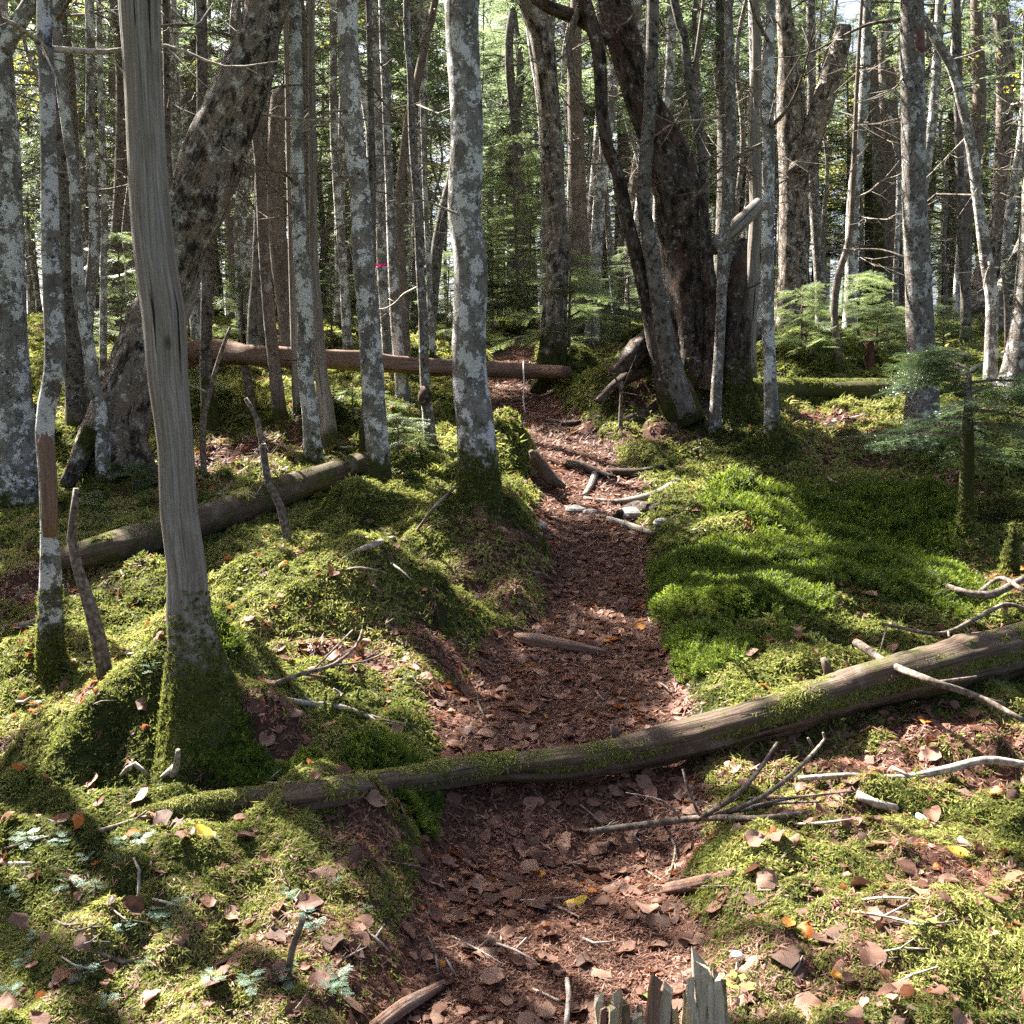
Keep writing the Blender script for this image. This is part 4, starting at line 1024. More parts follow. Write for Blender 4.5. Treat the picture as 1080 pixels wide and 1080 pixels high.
px_stick('long thin branch lying on the moss below the big left mound', [[(70, 882, 5), (105, 880, 5), (140, 868, 4), (185, 860, 3), (225, 872, 3)], [(105, 880, 3), (60, 884, 3), (0, 900, 3)], [(140, 868, 2), (155, 858, 2, .02)], [(150, 866, 2), (190, 868, 2), (215, 885, 2)]])
px_stick('thin curved stick on the moss at the left edge', [[(0, 913, 4), (30, 912, 4), (55, 914, 3)]], 'paletwig')
px_stick('upright broken stick poking from the moss near the lower trail', [[(303, 1035, 8), (308, 1005, 7, .05), (320, 972, 6, .12)]], 'twig')
px_stick('thin brown stem among the moss in the lower left corner', [[(50, 1002, 4), (90, 1005, 4), (130, 1018, 4), (150, 1012, 3)]], 'twig')
px_stick('curved bleached twig above the lower left moss', [[(137, 965, 3), (146, 945, 3, .03), (147, 922, 3, .05), (141, 908, 2, .05)]], 'paletwig')
px_stick('big dead branch with many twigs spread over the leaves in front of the log', [[(622, 880, 7, .02), (680, 873, 8, .03), (740, 867, 8, .04), (800, 866, 6, .04), (850, 860, 4, .04)],
          [(735, 868, 6, .04), (775, 842, 5, .08), (800, 815, 4, .12), (820, 785, 3, .15)], [(750, 866, 6, .04), (800, 845, 5, .09), (840, 815, 4, .14), (870, 782, 3, .18), (868, 775, 2, .19)],
          [(860, 795, 3, .16), (852, 780, 2, .18)], [(770, 860, 4, .05), (830, 845, 3, .06), (880, 838, 2, .06)], [(780, 858, 4, .05), (820, 850, 3, .05), (865, 848, 2, .06)],
          [(740, 866, 3, .04), (728, 840, 3, .1), (720, 812, 2, .15)], [(700, 872, 3, .03), (712, 895, 3, .02), (705, 930, 2, .02)], [(640, 878, 3, .02), (620, 858, 2, .04), (612, 850, 1.5, .05)], [(790, 845, 2, .09), (835, 842, 2, .1), (900, 838, 1.5, .08)],
          [(720, 870, 3, .04), (700, 848, 2, .08), (660, 838, 1.5, .08)]])
px_stick('grey stick leaning over the fallen log on the right', [[(903, 683, 8, .05), (940, 706, 8, .08), (985, 722, 7, .10), (1030, 738, 6, .10), (1080, 763, 5, .08)], [(985, 722, 4, .1), (1030, 715, 2, .12)], [(1000, 728, 3, .1), (1060, 745, 2, .06)]])
px_stick('forked grey branch on the leaves behind the right end of the log', [[(972, 606, 5), (1000, 622, 7, .02), (1040, 632, 8, .03), (1075, 615, 6, .05), (1100, 600, 5, .05)], [(1030, 630, 5, .03), (1055, 612, 4, .06), (1080, 625, 4, .06)], [(1000, 622, 3, .02), (985, 630, 2, .02)]])
px_stick('thin bent branch between the forked one and the log on the right', [[(930, 660, 3, .05), (990, 670, 4, .06), (1030, 655, 4, .07), (1060, 640, 4, .06), (1085, 645, 3, .05)], [(1000, 668, 2, .06), (1003, 690, 2, .03)], [(935, 662, 2, .05), (928, 690, 2, .02)]])
px_stick('pale bent stick on the leaves at the right edge', [[(842, 824, 6), (900, 822, 7), (950, 825, 7, .01), (1000, 815, 8, .03), (1040, 805, 8, .03), (1085, 812, 7, .02)], [(960, 822, 4, .02), (940, 810, 3, .04)]], 'paletwig')
px_stick('grey lichened stick half sunk in the lower right moss', [[(903, 846, 10), (925, 852, 9), (945, 857, 8)], [(968, 866, 8), (985, 874, 7)], [(1010, 890, 7), (1030, 902, 5)]], 'paletwig')
px_stick('pale stick on the ground left of the tall middle trunk', [[(362, 592, 5), (380, 583, 6), (402, 576, 7), (415, 570, 4)], [(362, 592, 3), (335, 582, 2)]], 'paletwig')
px_stick('thin diagonal dead branch rising left of the tall middle trunk', [[(440, 560, 3), (460, 535, 4, .05), (480, 515, 3, .12), (493, 495, 2, .2)]], 'twig')
px_stick('bleached stick on the sunny clearing at right', [[(858, 455, 4), (880, 448, 5), (910, 440, 3)]], 'paletwig')
px_stick('dead stick left of the slim stripped trunk', [[(0, 668, 9), (25, 665, 9), (45, 655, 5)], [(10, 640, 4, .05), (30, 620, 3, .1)]], 'twig')
px_stick('thin stick near the left edge pointing to the log', [[(0, 590, 4), (40, 585, 4), (90, 600, 3)]], 'paletwig')
px_stick('short white stick on the litter at the bottom of the trail', [[(597, 1085, 6), (600, 1055, 6, .02), (598, 1035, 5, .03)]], 'paletwig')
px_stick('thin twig crossing the litter at the bottom of the trail', [[(560, 1045, 3), (590, 1058, 3), (610, 1070, 2)], [(480, 1030, 3), (470, 1012, 2, .03)]], 'paletwig')
px_stick('dead stick lying on the slope by the right log', [[(1010, 398, 4), (1035, 388, 5), (1062, 372, 4, .1)]], 'paletwig')
px_stick('long dead branch leaning down from the leaning old trunk to the ground', [[(164, 505, 9), (150, 470, 8, .15), (130, 445, 6, .3), (100, 425, 4, .45)], [(140, 455, 3, .22), (135, 470, 2, .1)]], 'twig', lift=.0)
px_stick('tiny root fork on the moss near the mossy skirt', [[(128, 822, 4), (142, 812, 5, .02), (160, 822, 3)]], 'paletwig')
px_stick('short pale root tip standing out of the leaves by the mossy skirt', [[(180, 825, 8), (186, 812, 7, .03), (188, 798, 5, .06)], [(184, 815, 6, .02), (170, 822, 4, .01)]], 'paletwig')
_g = 'small dead twigs scattered over the ground'
_rr = np.random.default_rng(77)
for i in range(70):
    a = _rr.uniform(10, 1070); b = _rr.uniform(470, 1060); L = _rr.uniform(20, 70) * (.4 + (b - 400) / 700); an = _rr.normal(0, 1.1)
    dx, dy = L * math.cos(an), L * math.sin(an) * .5; w = _rr.uniform(1.4, 3.4)
    st = [[(a, b, w), (a + dx * .5 + _rr.normal(0, 3), b + dy * .5 + _rr.normal(0, 3), w * .9, .012), (a + dx, b + dy, w * .5, .02)]]
    if i % 2: st.append([st[0][1], (a + dx * .8, b + dy * .5 - L * .2, w * .4, .03)])
    px_stick('small dead twig lying on the mossy floor among others', st, 'paletwig' if i % 3 else 'twig', 'twig', 'fallen_twig', _g)

# ------------------------------------------------------------------ stones, stump, mushroom, cord
def stone(px, py, w, label, flat=.6):
    g = ghit(px, py); r = w * .5 * g[1] / F; rng = np.random.default_rng(int(px))
    n, m = 9, 14; th = np.linspace(.02, math.pi - .02, n); ph = np.arange(m) / m * 2 * math.pi
    d = np.stack([np.sin(th)[:, None] * np.cos(ph), np.sin(th)[:, None] * np.sin(ph), np.cos(th)[:, None] * np.ones(m)], -1).reshape(-1, 3)
    k = .65 + .7 * noise3(d[:, 0] * 1.6 + px, d[:, 1] * 1.6, d[:, 2] * 1.6, 3)
    V = d * k[:, None] * r * np.array([1.15, .9, flat])
    i = np.arange(n - 1)[:, None] * m; j = np.arange(m)[None]; j2 = (j + 1) % m
    T = np.concatenate([np.stack([i + j, i + m + j, i + m + j2], -1).reshape(-1, 3), np.stack([i + j, i + m + j2, i + j2], -1).reshape(-1, 3)])
    o = link('stone', mesh_from('stone', V, T, MAT['stone'], None, False), None, g + np.array([0, 0, r * flat * .3]))
    tag(o, label, 'stone', 'stones on the trail')
stone(607, 540, 18, 'pale rounded stone lying at the sunny trail step, left of its twin')
stone(622, 542, 14, 'pale small stone touching the rounded stone at the sunny trail step')
stone(666, 546, 26, 'broad pale stone by the right edge of the trail step')
stone(569, 556, 16, 'blue grey stone at the left edge of the trail below the mossy hump')
stone(698, 552, 16, 'light stone on the right edge of the trail beneath the green moss')
stone(975, 468, 12, 'white stone at the foot of the red marked trunk')
stone(940, 462, 10, 'small white stone in the sunny clearing on the right')

# splintered stump at the bottom of the picture
sc_ = np.array([.32, 2.18, 0]); sc_[2] = gz(sc_[0], sc_[1])
t = root('splintered_stump', sc_, 'broken stump with jagged grey green splinters at the bottom edge', 'stump')
V, T, TC, ms = tube(np.array([[0, 0, -.05], [0, 0, .06], [0, 0, .12]]), [.18, .15, .10], segs=28, step=.03, rough=.25, seed=41, ribs=.35)
link('stump_body', mesh_from('stump_body', V, T, MAT['log'], {'moss': ms + .55}, True, None, {'tc': TC}), t)
_rr = np.random.default_rng(9)
def splinter(x, y, w, th, h, lean, moss=.0, mat='stumpwood', yaw=0.0):
    _tp = _rr.uniform(.4, 2.4); n = 9; zs = np.linspace(0, 1, n); V = []
    for i, z in enumerate(zs):
        k = (1 - .2 * z) if z < .8 else (.84 - (z - .8) * _tp * .5)
        jx = _rr.normal(0, .06) * w
        for (sx, sy) in ((-1, -1), (1, -1), (1, 1), (-1, 1)):
            V.append([sx * w * .5 * k + jx + lean[0] * z * h, sy * th * .5 * k + lean[1] * z * h, h * z + (_rr.uniform(-.10, .10) * h if i == n - 1 else 0)])
    V = np.array(V); c, s = math.cos(yaw), math.sin(yaw)
    V[:, :2] = V[:, :2] @ np.array([[c, s], [-s, c]]); V += np.array([x, y, .08]); T = []
    for i in range(n - 1):
        for q in range(4):
            a, bq = i * 4 + q, i * 4 + (q + 1) % 4; T += [[a, bq, bq + 4], [a, bq + 4, a + 4]]
    e = (n - 1) * 4; T += [[e, e + 1, e + 2], [e, e + 2, e + 3]]
    tcc = V * np.array([1, 1, 1.])
    return link('splinter', mesh_from('splinter', V, np.array(T), MAT[mat], {'moss': np.full(len(V), moss)}, False, None, {'tc': tcc}), t)
splinter(.125, -.02, .050, .045, .26, (-.10, .1), .12)
splinter(.100, -.035, .022, .03, .21, (-.14, .1), .02)
splinter(.150, -.03, .024, .03, .23, (-.08, .1), .2)
splinter(.155, .015, .040, .035, .19, (-.05, .1), .30)
for i in range(15):
    a = _rr.uniform(-1, 1)
    splinter(-.13 + .20 * (i / 14), _rr.uniform(-.05, .06), _rr.uniform(.016, .034), _rr.uniform(.012, .02), _rr.uniform(.12, .19) + (.05 if i in (8, 9) else 0), (_rr.normal(0, .08), _rr.normal(0, .08)), _rr.uniform(0, .25), 'stumpwood' if i % 4 else 'redwood', _rr.uniform(-.5, .5))

# mushroom
g = ghit(777, 1022); t = root('mushroom', g, 'single small white capped mushroom in the lower right moss', 'mushroom')
V, T, TC, ms = tube(np.array([[0, 0, -.01], [.002, 0, .02], [0, 0, .036]]), [.004, .0035, .003], segs=8, step=.01); link('stalk', mesh_from('stalk', V, T, MAT['mushroom'], None, True, None, {'tc': TC}), t)
V, T, TC, ms = tube(np.array([[0, 0, .033], [0, 0, .037], [0, 0, .042], [0, 0, .045]]), [.010, .0165, .013, .004], segs=14, step=.004, rough=.05); link('cap', mesh_from('cap', V, T, MAT['mushroom'], None, True, None, {'tc': TC}), t)
# thin pale cord hanging from the crossing log
p = at_depth(552, 391, cl.location[1] - .02)
V, T, TC, ms = tube(np.array([[0, .02, .10], [.0, -.11, .02], [.005, -.10, -.1], [0, -.08, -.30], [.02, -.05, -.42]]), [.007] * 5, segs=6, step=.04)
tag(link('cord', mesh_from('cord', V, T, MAT['cord'], None, True, None, {'tc': TC}), None, p), 'pale cord hung over the crossing log at the trail', 'cord')

# ------------------------------------------------------------------ seedlings and young firs
def seedling_mesh(seed, n=3, sc=.06, mat='needle_blue'):
    rng = np.random.default_rng(seed); bag = Bag()
    V, T, TC, ms = tube(np.array([[0, 0, -.02], [.005, 0, .03], [0, 0, .055]]), [.003, .0025, .0015], segs=5, step=.03, cap=False); bag.add(V, T, 0, TC, c=.5)
    D, U, S, Pp = [], [], [], []
    for i in range(n + 3):
        a = i * 2.2 + rng.uniform(0, .6); D.append([math.cos(a), math.sin(a), rng.uniform(-.05, .3)]); U.append(UP + rng.normal(size=3) * .2); S.append(sc * rng.uniform(.7, 1.2)); Pp.append([0, 0, .055 - .008 * i])
    V, T, I = scatter(np.array(Pp), dirframes(np.array(D), np.array(U)), np.array(S), FINE, rng.integers(0, 2, len(S)))
    bag.add(V, T, 1, c=rng.uniform(0, 1, len(V)))
    return bag.mesh('seedling', [MAT['twig'], MAT[mat]], False)
SEED = [seedling_mesh(1), seedling_mesh(2), seedling_mesh(5, sc=.075), seedling_mesh(6, mat='needle_bright')]
for i, (px, py, s, v, lab) in enumerate([(28, 892, 1.3, 0, 'leftmost of three seedlings by the thin branch'), (62, 895, 1.2, 1, 'middle one of three seedlings by the thin branch'), (150, 893, 1.2, 2, 'seedling right under the thin forked branch'),
        (36, 995, .9, 1, 'low seedling beside a dark leaf at the left'), (12, 950, 1.0, 0, 'faint seedling at the very left edge'), (175, 975, 1.7, 2, 'largest blue green seedling in the lower left moss'), (130, 985, 1.1, 1, 'seedling leaning left of the largest one'),
        (345, 1035, 1.1, 3, 'green seedling above the lower trail edge'), (113, 1062, .9, 0, 'seedling near the bottom edge at the left'), (160, 712, 1.2, 2, 'dim seedling right of the leaning dead stem'), (35, 748, 1.0, 1, 'seedling left of the mossy skirt'), (385, 965, .8, 3, 'small seedling at the left bank of the trail'), (355, 935, .7, 1, 'tiny seedling on the bank by the dark step')]):
    g = ghit(px, py); o = link('fir_seedling', SEED[v], None, g); o.rotation_euler = (0, 0, i * 1.3); s *= .52; o.scale = (s, s, s)
    tag(o, lab + ', fir with fine pale needles', 'fir seedling', 'fir seedlings in the moss')
_rs = np.random.default_rng(321)
for i in range(18):
    px, py = _rs.uniform(0, 400), _rs.uniform(870, 1065)
    g = ghit(px, py); o = link('fir_seedling', SEED[int(_rs.integers(0, 4))], None, g); o.rotation_euler = (0, 0, i * 1.7); s = _rs.uniform(.35, .7); o.scale = (s, s, s)
    tag(o, 'small fir seedling sprouting from the lower left moss', 'fir seedling', 'small seedlings sprouting in the lower left moss')
def herb(px, py, s, lab):
    rng = np.random.default_rng(int(px)); parts = []
    for i in range(7):
        a = i * .95 + rng.uniform(0, .3); p = np.array([math.cos(a) * .012, math.sin(a) * .012, .03 + .006 * (i % 3)])
        parts.append(kite(p, np.array([math.cos(a), math.sin(a), .15]), UP, .022, .019))
    v, tt, _, _ = tube(np.array([[0, 0, -.02], [0, 0, .034]]), [.0012, .001], segs=4, step=.03); parts.append((v, tt))
    V, T = pack(parts); o = link('small_herb', mesh_from('small_herb', V * s, T, MAT['leaf_green'], None, False), None, ghit(px, py)); tag(o, lab, 'herb', 'small green herbs in the moss')
herb(780, 1055, 1.2, 'lobed green herb growing beneath the mushroom'); herb(975, 985, 1., 'green herb among brown leaves in the right moss'); herb(690, 1065, .9, 'tiny leafy shoot at the splintered stump')
herb(780, 705, 1.3, 'pale green herb by the corner of the log and the bank'); herb(650, 1072, .7, 'tiny shoot beside the stump splinters')

def young_fir_mesh(seed, H, R, nb, fine=False, needle='needle_bright', spr=6):
    rng = np.random.default_rng(seed); ax = lambda h: (0., 0.)
    V, T, TC, ms = tube(np.array([[0, 0, -.1], [0, 0, H * .5], [0, 0, H]]), [.012 + H * .010, .010 + H * .005, .005], segs=7, step=.2)
    return (mesh_from('trunk', V, T, MAT['brown'], {'moss': ms}, True, None, {'tc': TC}), crown_mesh(ax, H * .10, H, R, nb, rng, 'fir', None, needle, fine=True, spr=spr, elev=(-.1, .2), lowfade=.9, scale=.85, thin=.8))
YF = [young_fir_mesh(1, 1.0, .55, 20), young_fir_mesh(2, 1.9, .8, 34), young_fir_mesh(3, 3.2, 1.05, 52), young_fir_mesh(4, .6, .45, 12), young_fir_mesh(5, 2.4, .9, 40, needle='needle'), young_fir_mesh(6, 1.5, .75, 28, needle='needle')]
def put_pair(name, pair, loc, rz, s, label, cat, group, tilt=1.0):
    t = root(name, loc, label, cat, group); t.rotation_euler = (tilt * random.gauss(0, .035), tilt * random.gauss(0, .035), rz); t.scale = (s, s, s)
    link('trunk', pair[0], t); link('crown', pair[1], t)
    return t
_g = 'young firs growing between the trunks'
for i, (px, py, v, s, lab) in enumerate([(548, 345, 2, 1.0, 'brightest young fir in the gap beyond the trail head'), (533, 338, 2, 1.0, 'young fir farthest back in the gap beyond the trail'), (556, 337, 2, .9, 'young fir at the right of the far gap beyond the trail'), (520, 352, 1, 1.0, 'young fir left of the brightest one beyond the trail'), (505, 345, 2, .8, 'young fir just right of the tall middle trunk'), (563, 352, 1, .8, 'low young fir touching the big trunk at the trail head'),
        (625, 372, 5, .9, 'dim young fir right of the big trunk at the trail head'), (640, 360, 1, .8, 'young fir below the thin white trunk'), (600, 372, 0, 1.1, 'knee high young fir at the foot of the big trail head trunk'), (665, 355, 4, .8, 'darker young fir close to the massive old tree'),
        (845, 372, 0, 1.1, 'flat topped young fir under the stout old trunk'), (905, 372, 0, 1.3, 'sunlit young fir by the crooked leaning tree'), (925, 378, 3, 1.4, 'small young fir right of the crooked leaning tree'), (935, 372, 0, 1.0, 'young fir left of the red marked trunk'), (995, 385, 0, 1.0, 'young fir right behind the red marked trunk'),
        (1000, 360, 5, .9, 'taller young fir between red marked trunk and crooked birch'), (1065, 350, 4, 1.0, 'dark young fir by the right edge behind the white trunk'), (850, 385, 3, 1.2, 'tiny young fir before the moss mound at right'), (125, 385, 5, .9, 'dim young fir left of the leaning old trunk'), (130, 360, 1, 1.2, 'young fir seen between the slim trunks at left'),
        (255, 365, 1, .8, 'young fir above the crossing log at left'), (350, 372, 4, .7, 'dark young fir behind the spindly grey trunk'), (372, 440, 3, .5, 'little fir under the crossing log'), (415, 355, 5, 1.0, 'young fir among the slim middle trunks'), (470, 365, 1, 1.0, 'young fir left of the tall middle trunk'), (440, 352, 4, 1.1, 'shady young fir behind the pale slim trunk'),
        (352, 436, 3, .5, 'pale little fir between the log and the patched trunk'), (405, 448, 3, .5, 'little fir with light tips beside the patched trunk'), (215, 430, 3, .6, 'little fir under the splintered log end'), (420, 480, 3, .6, 'tiny fir near the burl trunk'), (140, 520, 3, .40, 'low pale fir below the leaning old trunk'), (95, 545, 3, .32, 'low fir left of the grey dead trunk')]):
    put_pair('young_fir', YF[v], ghit(px, py), i * 1.1, s * (.72 if v in (1, 2, 4, 5) and i > 0 else 1) * (.7 if px > 820 else 1), lab, 'young fir', _g)

# ------------------------------------------------------------------ the forest behind
def bg_proto(seed, H, r0, zc, R, nb, bark, needle='needle', kind='fir', thin=1.0):
    rng = np.random.default_rng(seed)
    P = np.array([[0, 0, -.2], [0, 0, 1.], [rng.normal(0, .05), rng.normal(0, .05), H * .2], [rng.normal(0, .10), rng.normal(0, .10), H * .35], [rng.normal(0, .13), rng.normal(0, .13), H * .52], [rng.normal(0, .15), rng.normal(0, .15), H * .7], [0, 0, H]])
    R0 = np.array([r0 * 1.15, r0, r0 * .9, r0 * .8, r0 * .66, r0 * .5, .02])
    V, T, TC, ms = tube(P, R0, segs=9, step=.35, rough=.06, seed=seed, flare=.35, mossh=.5)
    ax = lambda h: (np.interp(h, P[:, 2], P[:, 0]), np.interp(h, P[:, 2], P[:, 1]))
    bag_t = mesh_from('trunk', V, T, MAT[bark], {'moss': ms}, True, None, {'tc': TC})
    return bag_t, crown_mesh(ax, zc, H + .2, R, nb, rng, kind, None, needle, spr=9, thin=thin, scale=.80, bare=44, bare0=.8)
BGP = [(31, 10, .10, 3.2, 1.15, 46, 'grey'), (32, 12, .15, 4.2, 1.35, 50, 'darkgrey'), (33, 9, .08, 2.2, 1.1, 46, 'grey'), (34, 13, .19, 5.0, 1.5, 50, 'brown'),
      (35, 8, .07, 4.0, 1.2, 14, 'pale', 'broad', 'leafy'), (36, 7, .07, 1.0, 1.2, 50, 'darkgrey', 'needle_bright')]
BG = [bg_proto(a[0], a[1], a[2], a[3] * .75, a[4] * 1.35, int(a[5] * 1.5), *a[6:]) for a in BGP]
BGL = ['slender grey fir standing back among the crowded trunks', 'dark barked fir standing back among the crowded trunks', 'thin low branched fir standing back among the crowded trunks', 'stout brown fir standing back among the crowded trunks', 'pale thin birch with yellowing leaves standing back among the crowded trunks', 'bushy dark fir branched to the ground among the crowded trunks']
BGC = ['fir', 'fir', 'fir', 'fir', 'birch', 'fir']
BGN = ['fir_tree', 'fir_tree', 'fir_tree', 'fir_tree', 'birch_tree', 'fir_tree']
_rr = np.random.default_rng(2024); taken = [(o.location.x, o.location.y) for o in COL.objects if o.type == 'EMPTY' and o.get('category') in ('tree', 'dead tree')]
cnt = 0
for ring_, (y0, y1, num, mind) in enumerate([(14.5, 22, 40, .8), (22, 36, 105, .9)]):
    got = tries = 0
    while got < num and tries < 6000:
        tries += 1
        y = math.sqrt(_rr.uniform(y0 * y0, y1 * y1)); x = _rr.uniform(-.58, .58) * y
        if any((x - a) ** 2 + (y - b) ** 2 < mind * mind for a, b in taken): continue
        sx = 540 + F * x / y
        if y < 22 and 505 < sx < 570: continue      # the open gap at the head of the trail
        v = _rr.choice(6, p=[.24, .2, .2, .1, .1, .16]) if y > 20 else _rr.choice([0, 1, 2, 4], p=[.35, .3, .2, .15])
        s = _rr.uniform(.85, 1.2) * (1.0 if y < 36 else 1.05)
        pair = BG[v]
        if y < 25:      # nearer crowns are grown one by one so that the sunny gaps stay open
            a = BGP[v]; axf = lambda h: (0., 0.)
            pair = (pair[0], crown_mesh(axf, a[3], a[1] + .2, a[4] * 1.2, int(a[5] * 1.15), np.random.default_rng(900 + got), a[8] if len(a) > 8 else 'fir', (x, y, gz(x, y)), a[7] if len(a) > 7 else 'needle', bare=34, bare0=1.2))
            s = 1.0
        put_pair(BGN[v], pair, (x, y, gz(x, y)), 0 if y < 25 else _rr.uniform(0, 6.28), s, BGL[v] + (', far up the slope' if y > 36 else ''), BGC[v], BGL[v].split(' standing')[0] + (' trees far up the slope' if y > 36 else ' trees in the background'))
        taken.append((x, y)); got += 1
# the far wood up the slope reads as one mass: one object
def _arr(me):
    v = np.empty(len(me.vertices) * 3, np.float32); me.vertices.foreach_get('co', v)
    t = np.empty(len(me.polygons) * 3, np.int32); me.loops.foreach_get('vertex_index', t)
    m = np.empty(len(me.polygons), np.int32); me.polygons.foreach_get('material_index', m)
    return v.reshape(-1, 3), t.reshape(-1, 3), m
FARP = []
for sd_, H_, r_, zc_, R_ in ((51, 11, .12, 2.4, 1.7), (52, 13, .16, 3.4, 1.9), (53, 9, .09, 1.2, 1.6)):
    rg = np.random.default_rng(sd_); vt, tt, tct, mst = tube(np.array([[0, 0, -.3], [0, 0, H_ * .5], [0, 0, H_]]), [r_ * 1.2, r_ * .8, .02], segs=6, step=1.5)
    vc, tc2, mc = _arr(crown_mesh(lambda h: (0., 0.), zc_, H_ + .2, R_, 46, rg, 'fir', None, 'needle', spr=6, bare=14, bare0=.8, scale=1.1))
    FARP.append((np.concatenate([vt, vc]), np.concatenate([tt, tc2 + len(vt)]), np.concatenate([np.zeros(len(tt)), mc + 1]), np.concatenate([tct, vc])))
fv, ft, fm, ftc, fc, n0, got = [], [], [], [], [], 0, 0
spots = []
while got < 135:
    y = math.sqrt(_rr.uniform(35 ** 2, 68 ** 2)); x = _rr.uniform(-.60, .60) * y
    if any((x - a) ** 2 + (y - b) ** 2 < 1.3 for a, b in spots): continue
    spots.append((x, y)); v, t_, m_, c_ = FARP[_rr.integers(0, 3)]; a = _rr.uniform(0, 6.28); s = _rr.uniform(.85, 1.25); ca, sa = math.cos(a) * s, math.sin(a) * s
    fv.append(np.stack([v[:, 0] * ca - v[:, 1] * sa + x, v[:, 0] * sa + v[:, 1] * ca + y, v[:, 2] * s + gz(x, y)], 1)); ft.append(t_ + n0); fm.append(m_); ftc.append(c_ + got * 3.7); fc.append(np.full(len(v), _rr.uniform(.1, .9))); n0 += len(v); got += 1
fv = np.concatenate(fv)
tag(link('far_wood', mesh_from('far_wood', fv, np.concatenate(ft), [MAT['grey'], MAT['twig'], MAT['needle']], {'c': np.concatenate(fc), 'moss': np.zeros(len(fv))}, False, np.concatenate(fm), {'tc': np.concatenate(ftc)})),
    'dense far fir wood rising up the slope behind all the separate trees', 'wood', None, 'stuff')
# thin bare poles, and unseen firs added past the left edge to cast shade
POLE = [bg_proto(41, 9, .055, 5.2, .8, 26, 'pale'), bg_proto(42, 8, .045, 4.6, .7, 22, 'grey'), bg_proto(43, 10, .065, 6.0, .9, 28, 'grey')]
got = tries = 0
while got < 75 and tries < 5000:
    tries += 1
    y = math.sqrt(_rr.uniform(13.5 ** 2, 32 ** 2)); x = _rr.uniform(-.56, .56) * y; sx = 540 + F * x / y
    if any((x - a) ** 2 + (y - b) ** 2 < .45 ** 2 for a, b in taken) or (y < 24 and 512 < sx < 566): continue
    v = int(_rr.integers(0, 3)); pair = POLE[v]
    if y < 22:
        pair = (pair[0], crown_mesh(lambda h: (0., 0.), 5.2, 9, .8, 18, np.random.default_rng(1500 + got), 'fir', (x, y, gz(x, y)), 'needle', bare=24, bare0=1.0))
    put_pair('fir_tree', pair, (x, y, gz(x, y)), 0 if y < 22 else _rr.uniform(0, 6.28), 1.0 if y < 22 else _rr.uniform(.85, 1.2), ['pale thin pole of a fir crowded between bigger trunks', 'very thin grey pole of a fir crowded between bigger trunks', 'tall thin grey pole of a fir crowded between bigger trunks'][v], 'fir', ['pale thin poles', 'very thin grey poles', 'tall thin grey poles'][v] + ' in the crowded forest')
    taken.append((x, y)); got += 1
got = tries = 0
while got < 26 and tries < 3000:
    tries += 1
    x = _rr.uniform(-15, -2.5); y = _rr.uniform(1.0, 15)
    if x > -.53 * y - .5 or any((x - a) ** 2 + (y - b) ** 2 < 1.1 ** 2 for a, b in taken): continue
    v = int(_rr.choice([0, 1, 2])); a = BGP[v]
    crn = crown_mesh(lambda h: (0., 0.), 4.5, a[1] + .2, 2.1, 90, np.random.default_rng(1800 + got), 'fir', (x, y, gz(x, y)), 'needle', bare=10, bare0=1.6)
    put_pair('fir_tree', (BG[v][0], crn), (x, y, gz(x, y)), 0, 1.0, 'unseen fir added beyond the left side of the view for its shade', 'fir', 'unseen shading firs added beyond the left side')
    taken.append((x, y)); got += 1
# small undergrowth firs further back
for i in range(26):
    y = _rr.uniform(18, 34); x = _rr.uniform(-.55, .55) * y; v = _rr.integers(0, 6)
    sx = 540 + F * x / y
    if y < 24 and 515 < sx < 560: continue
    put_pair('young_fir', YF[v], (x, y, gz(x, y)), _rr.uniform(0, 6), _rr.uniform(.8, 1.3), 'young fir in the undergrowth far behind the near trunks', 'young fir', 'young firs far behind the near trunks')

# ------------------------------------------------------------------ moss, needles and leaf litter
HAIR_PX = [(770, 640, .7, .7), (870, 560, .95, .8), (930, 630, .7, .6), (470, 855, .42, .2), (720, 690, .3, .3), (960, 540, .5, .5), (200, 800, .2, .12), (270, 870, .3, .1)]
_hh = []
for (a, b, rx, ry) in HAIR_PX:
    q = hit(a, b, _b); _hh.append((q[0], q[1], rx, ry))
def hair(x, y):
    v = np.zeros_like(x)
    for (mx, my, rx, ry) in _hh:
        v = np.maximum(v, np.exp(-((((x - mx) / rx) ** 2 + ((y - my) / ry) ** 2)) ** 1.5))
    return v
def polar(n, r0, r1, ang, rng):
    r = np.exp(rng.uniform(math.log(r0), math.log(r1), n)); a = np.radians(rng.uniform(-ang, ang, n))
    return np.sin(a) * r, np.cos(a) * r, r
rng = np.random.default_rng(501)
x, y, r = polar(330000, 1.75, 27, 35, rng)
li = litter(x, y); hr = hair(x, y)
keep = rng.uniform(size=len(x)) > np.clip((li - .12) * 1.5, 0, 1.0)
ishair = (hr + rng.normal(0, .10, len(x)) + .9 * (fbm2(x * 2.6, y * 2.6, 91, 2) - .5)) > .5
keep |= ishair & (li < .75)
x, y, r, ishair, hr = x[keep], y[keep], r[keep], ishair[keep], hr[keep]
hx, hy, hr_ = polar(260000, 3.0, 11, 35, rng)
hk = ((hair(hx, hy) + rng.normal(0, .10, len(hx)) + .9 * (fbm2(hx * 2.6, hy * 2.6, 91, 2) - .5)) > .5)
hx, hy, hr_ = hx[hk], hy[hk], hr_[hk]; hk = litter(hx, hy) < .75; hx, hy, hr_ = hx[hk], hy[hk], hr_[hk]
x, y, r, ishair = np.concatenate([x, hx]), np.concatenate([y, hy]), np.concatenate([r, hr_]), np.concatenate([ishair, np.ones(len(hx), bool)])
nrm = gnormal(x, y); z = G(x, y)
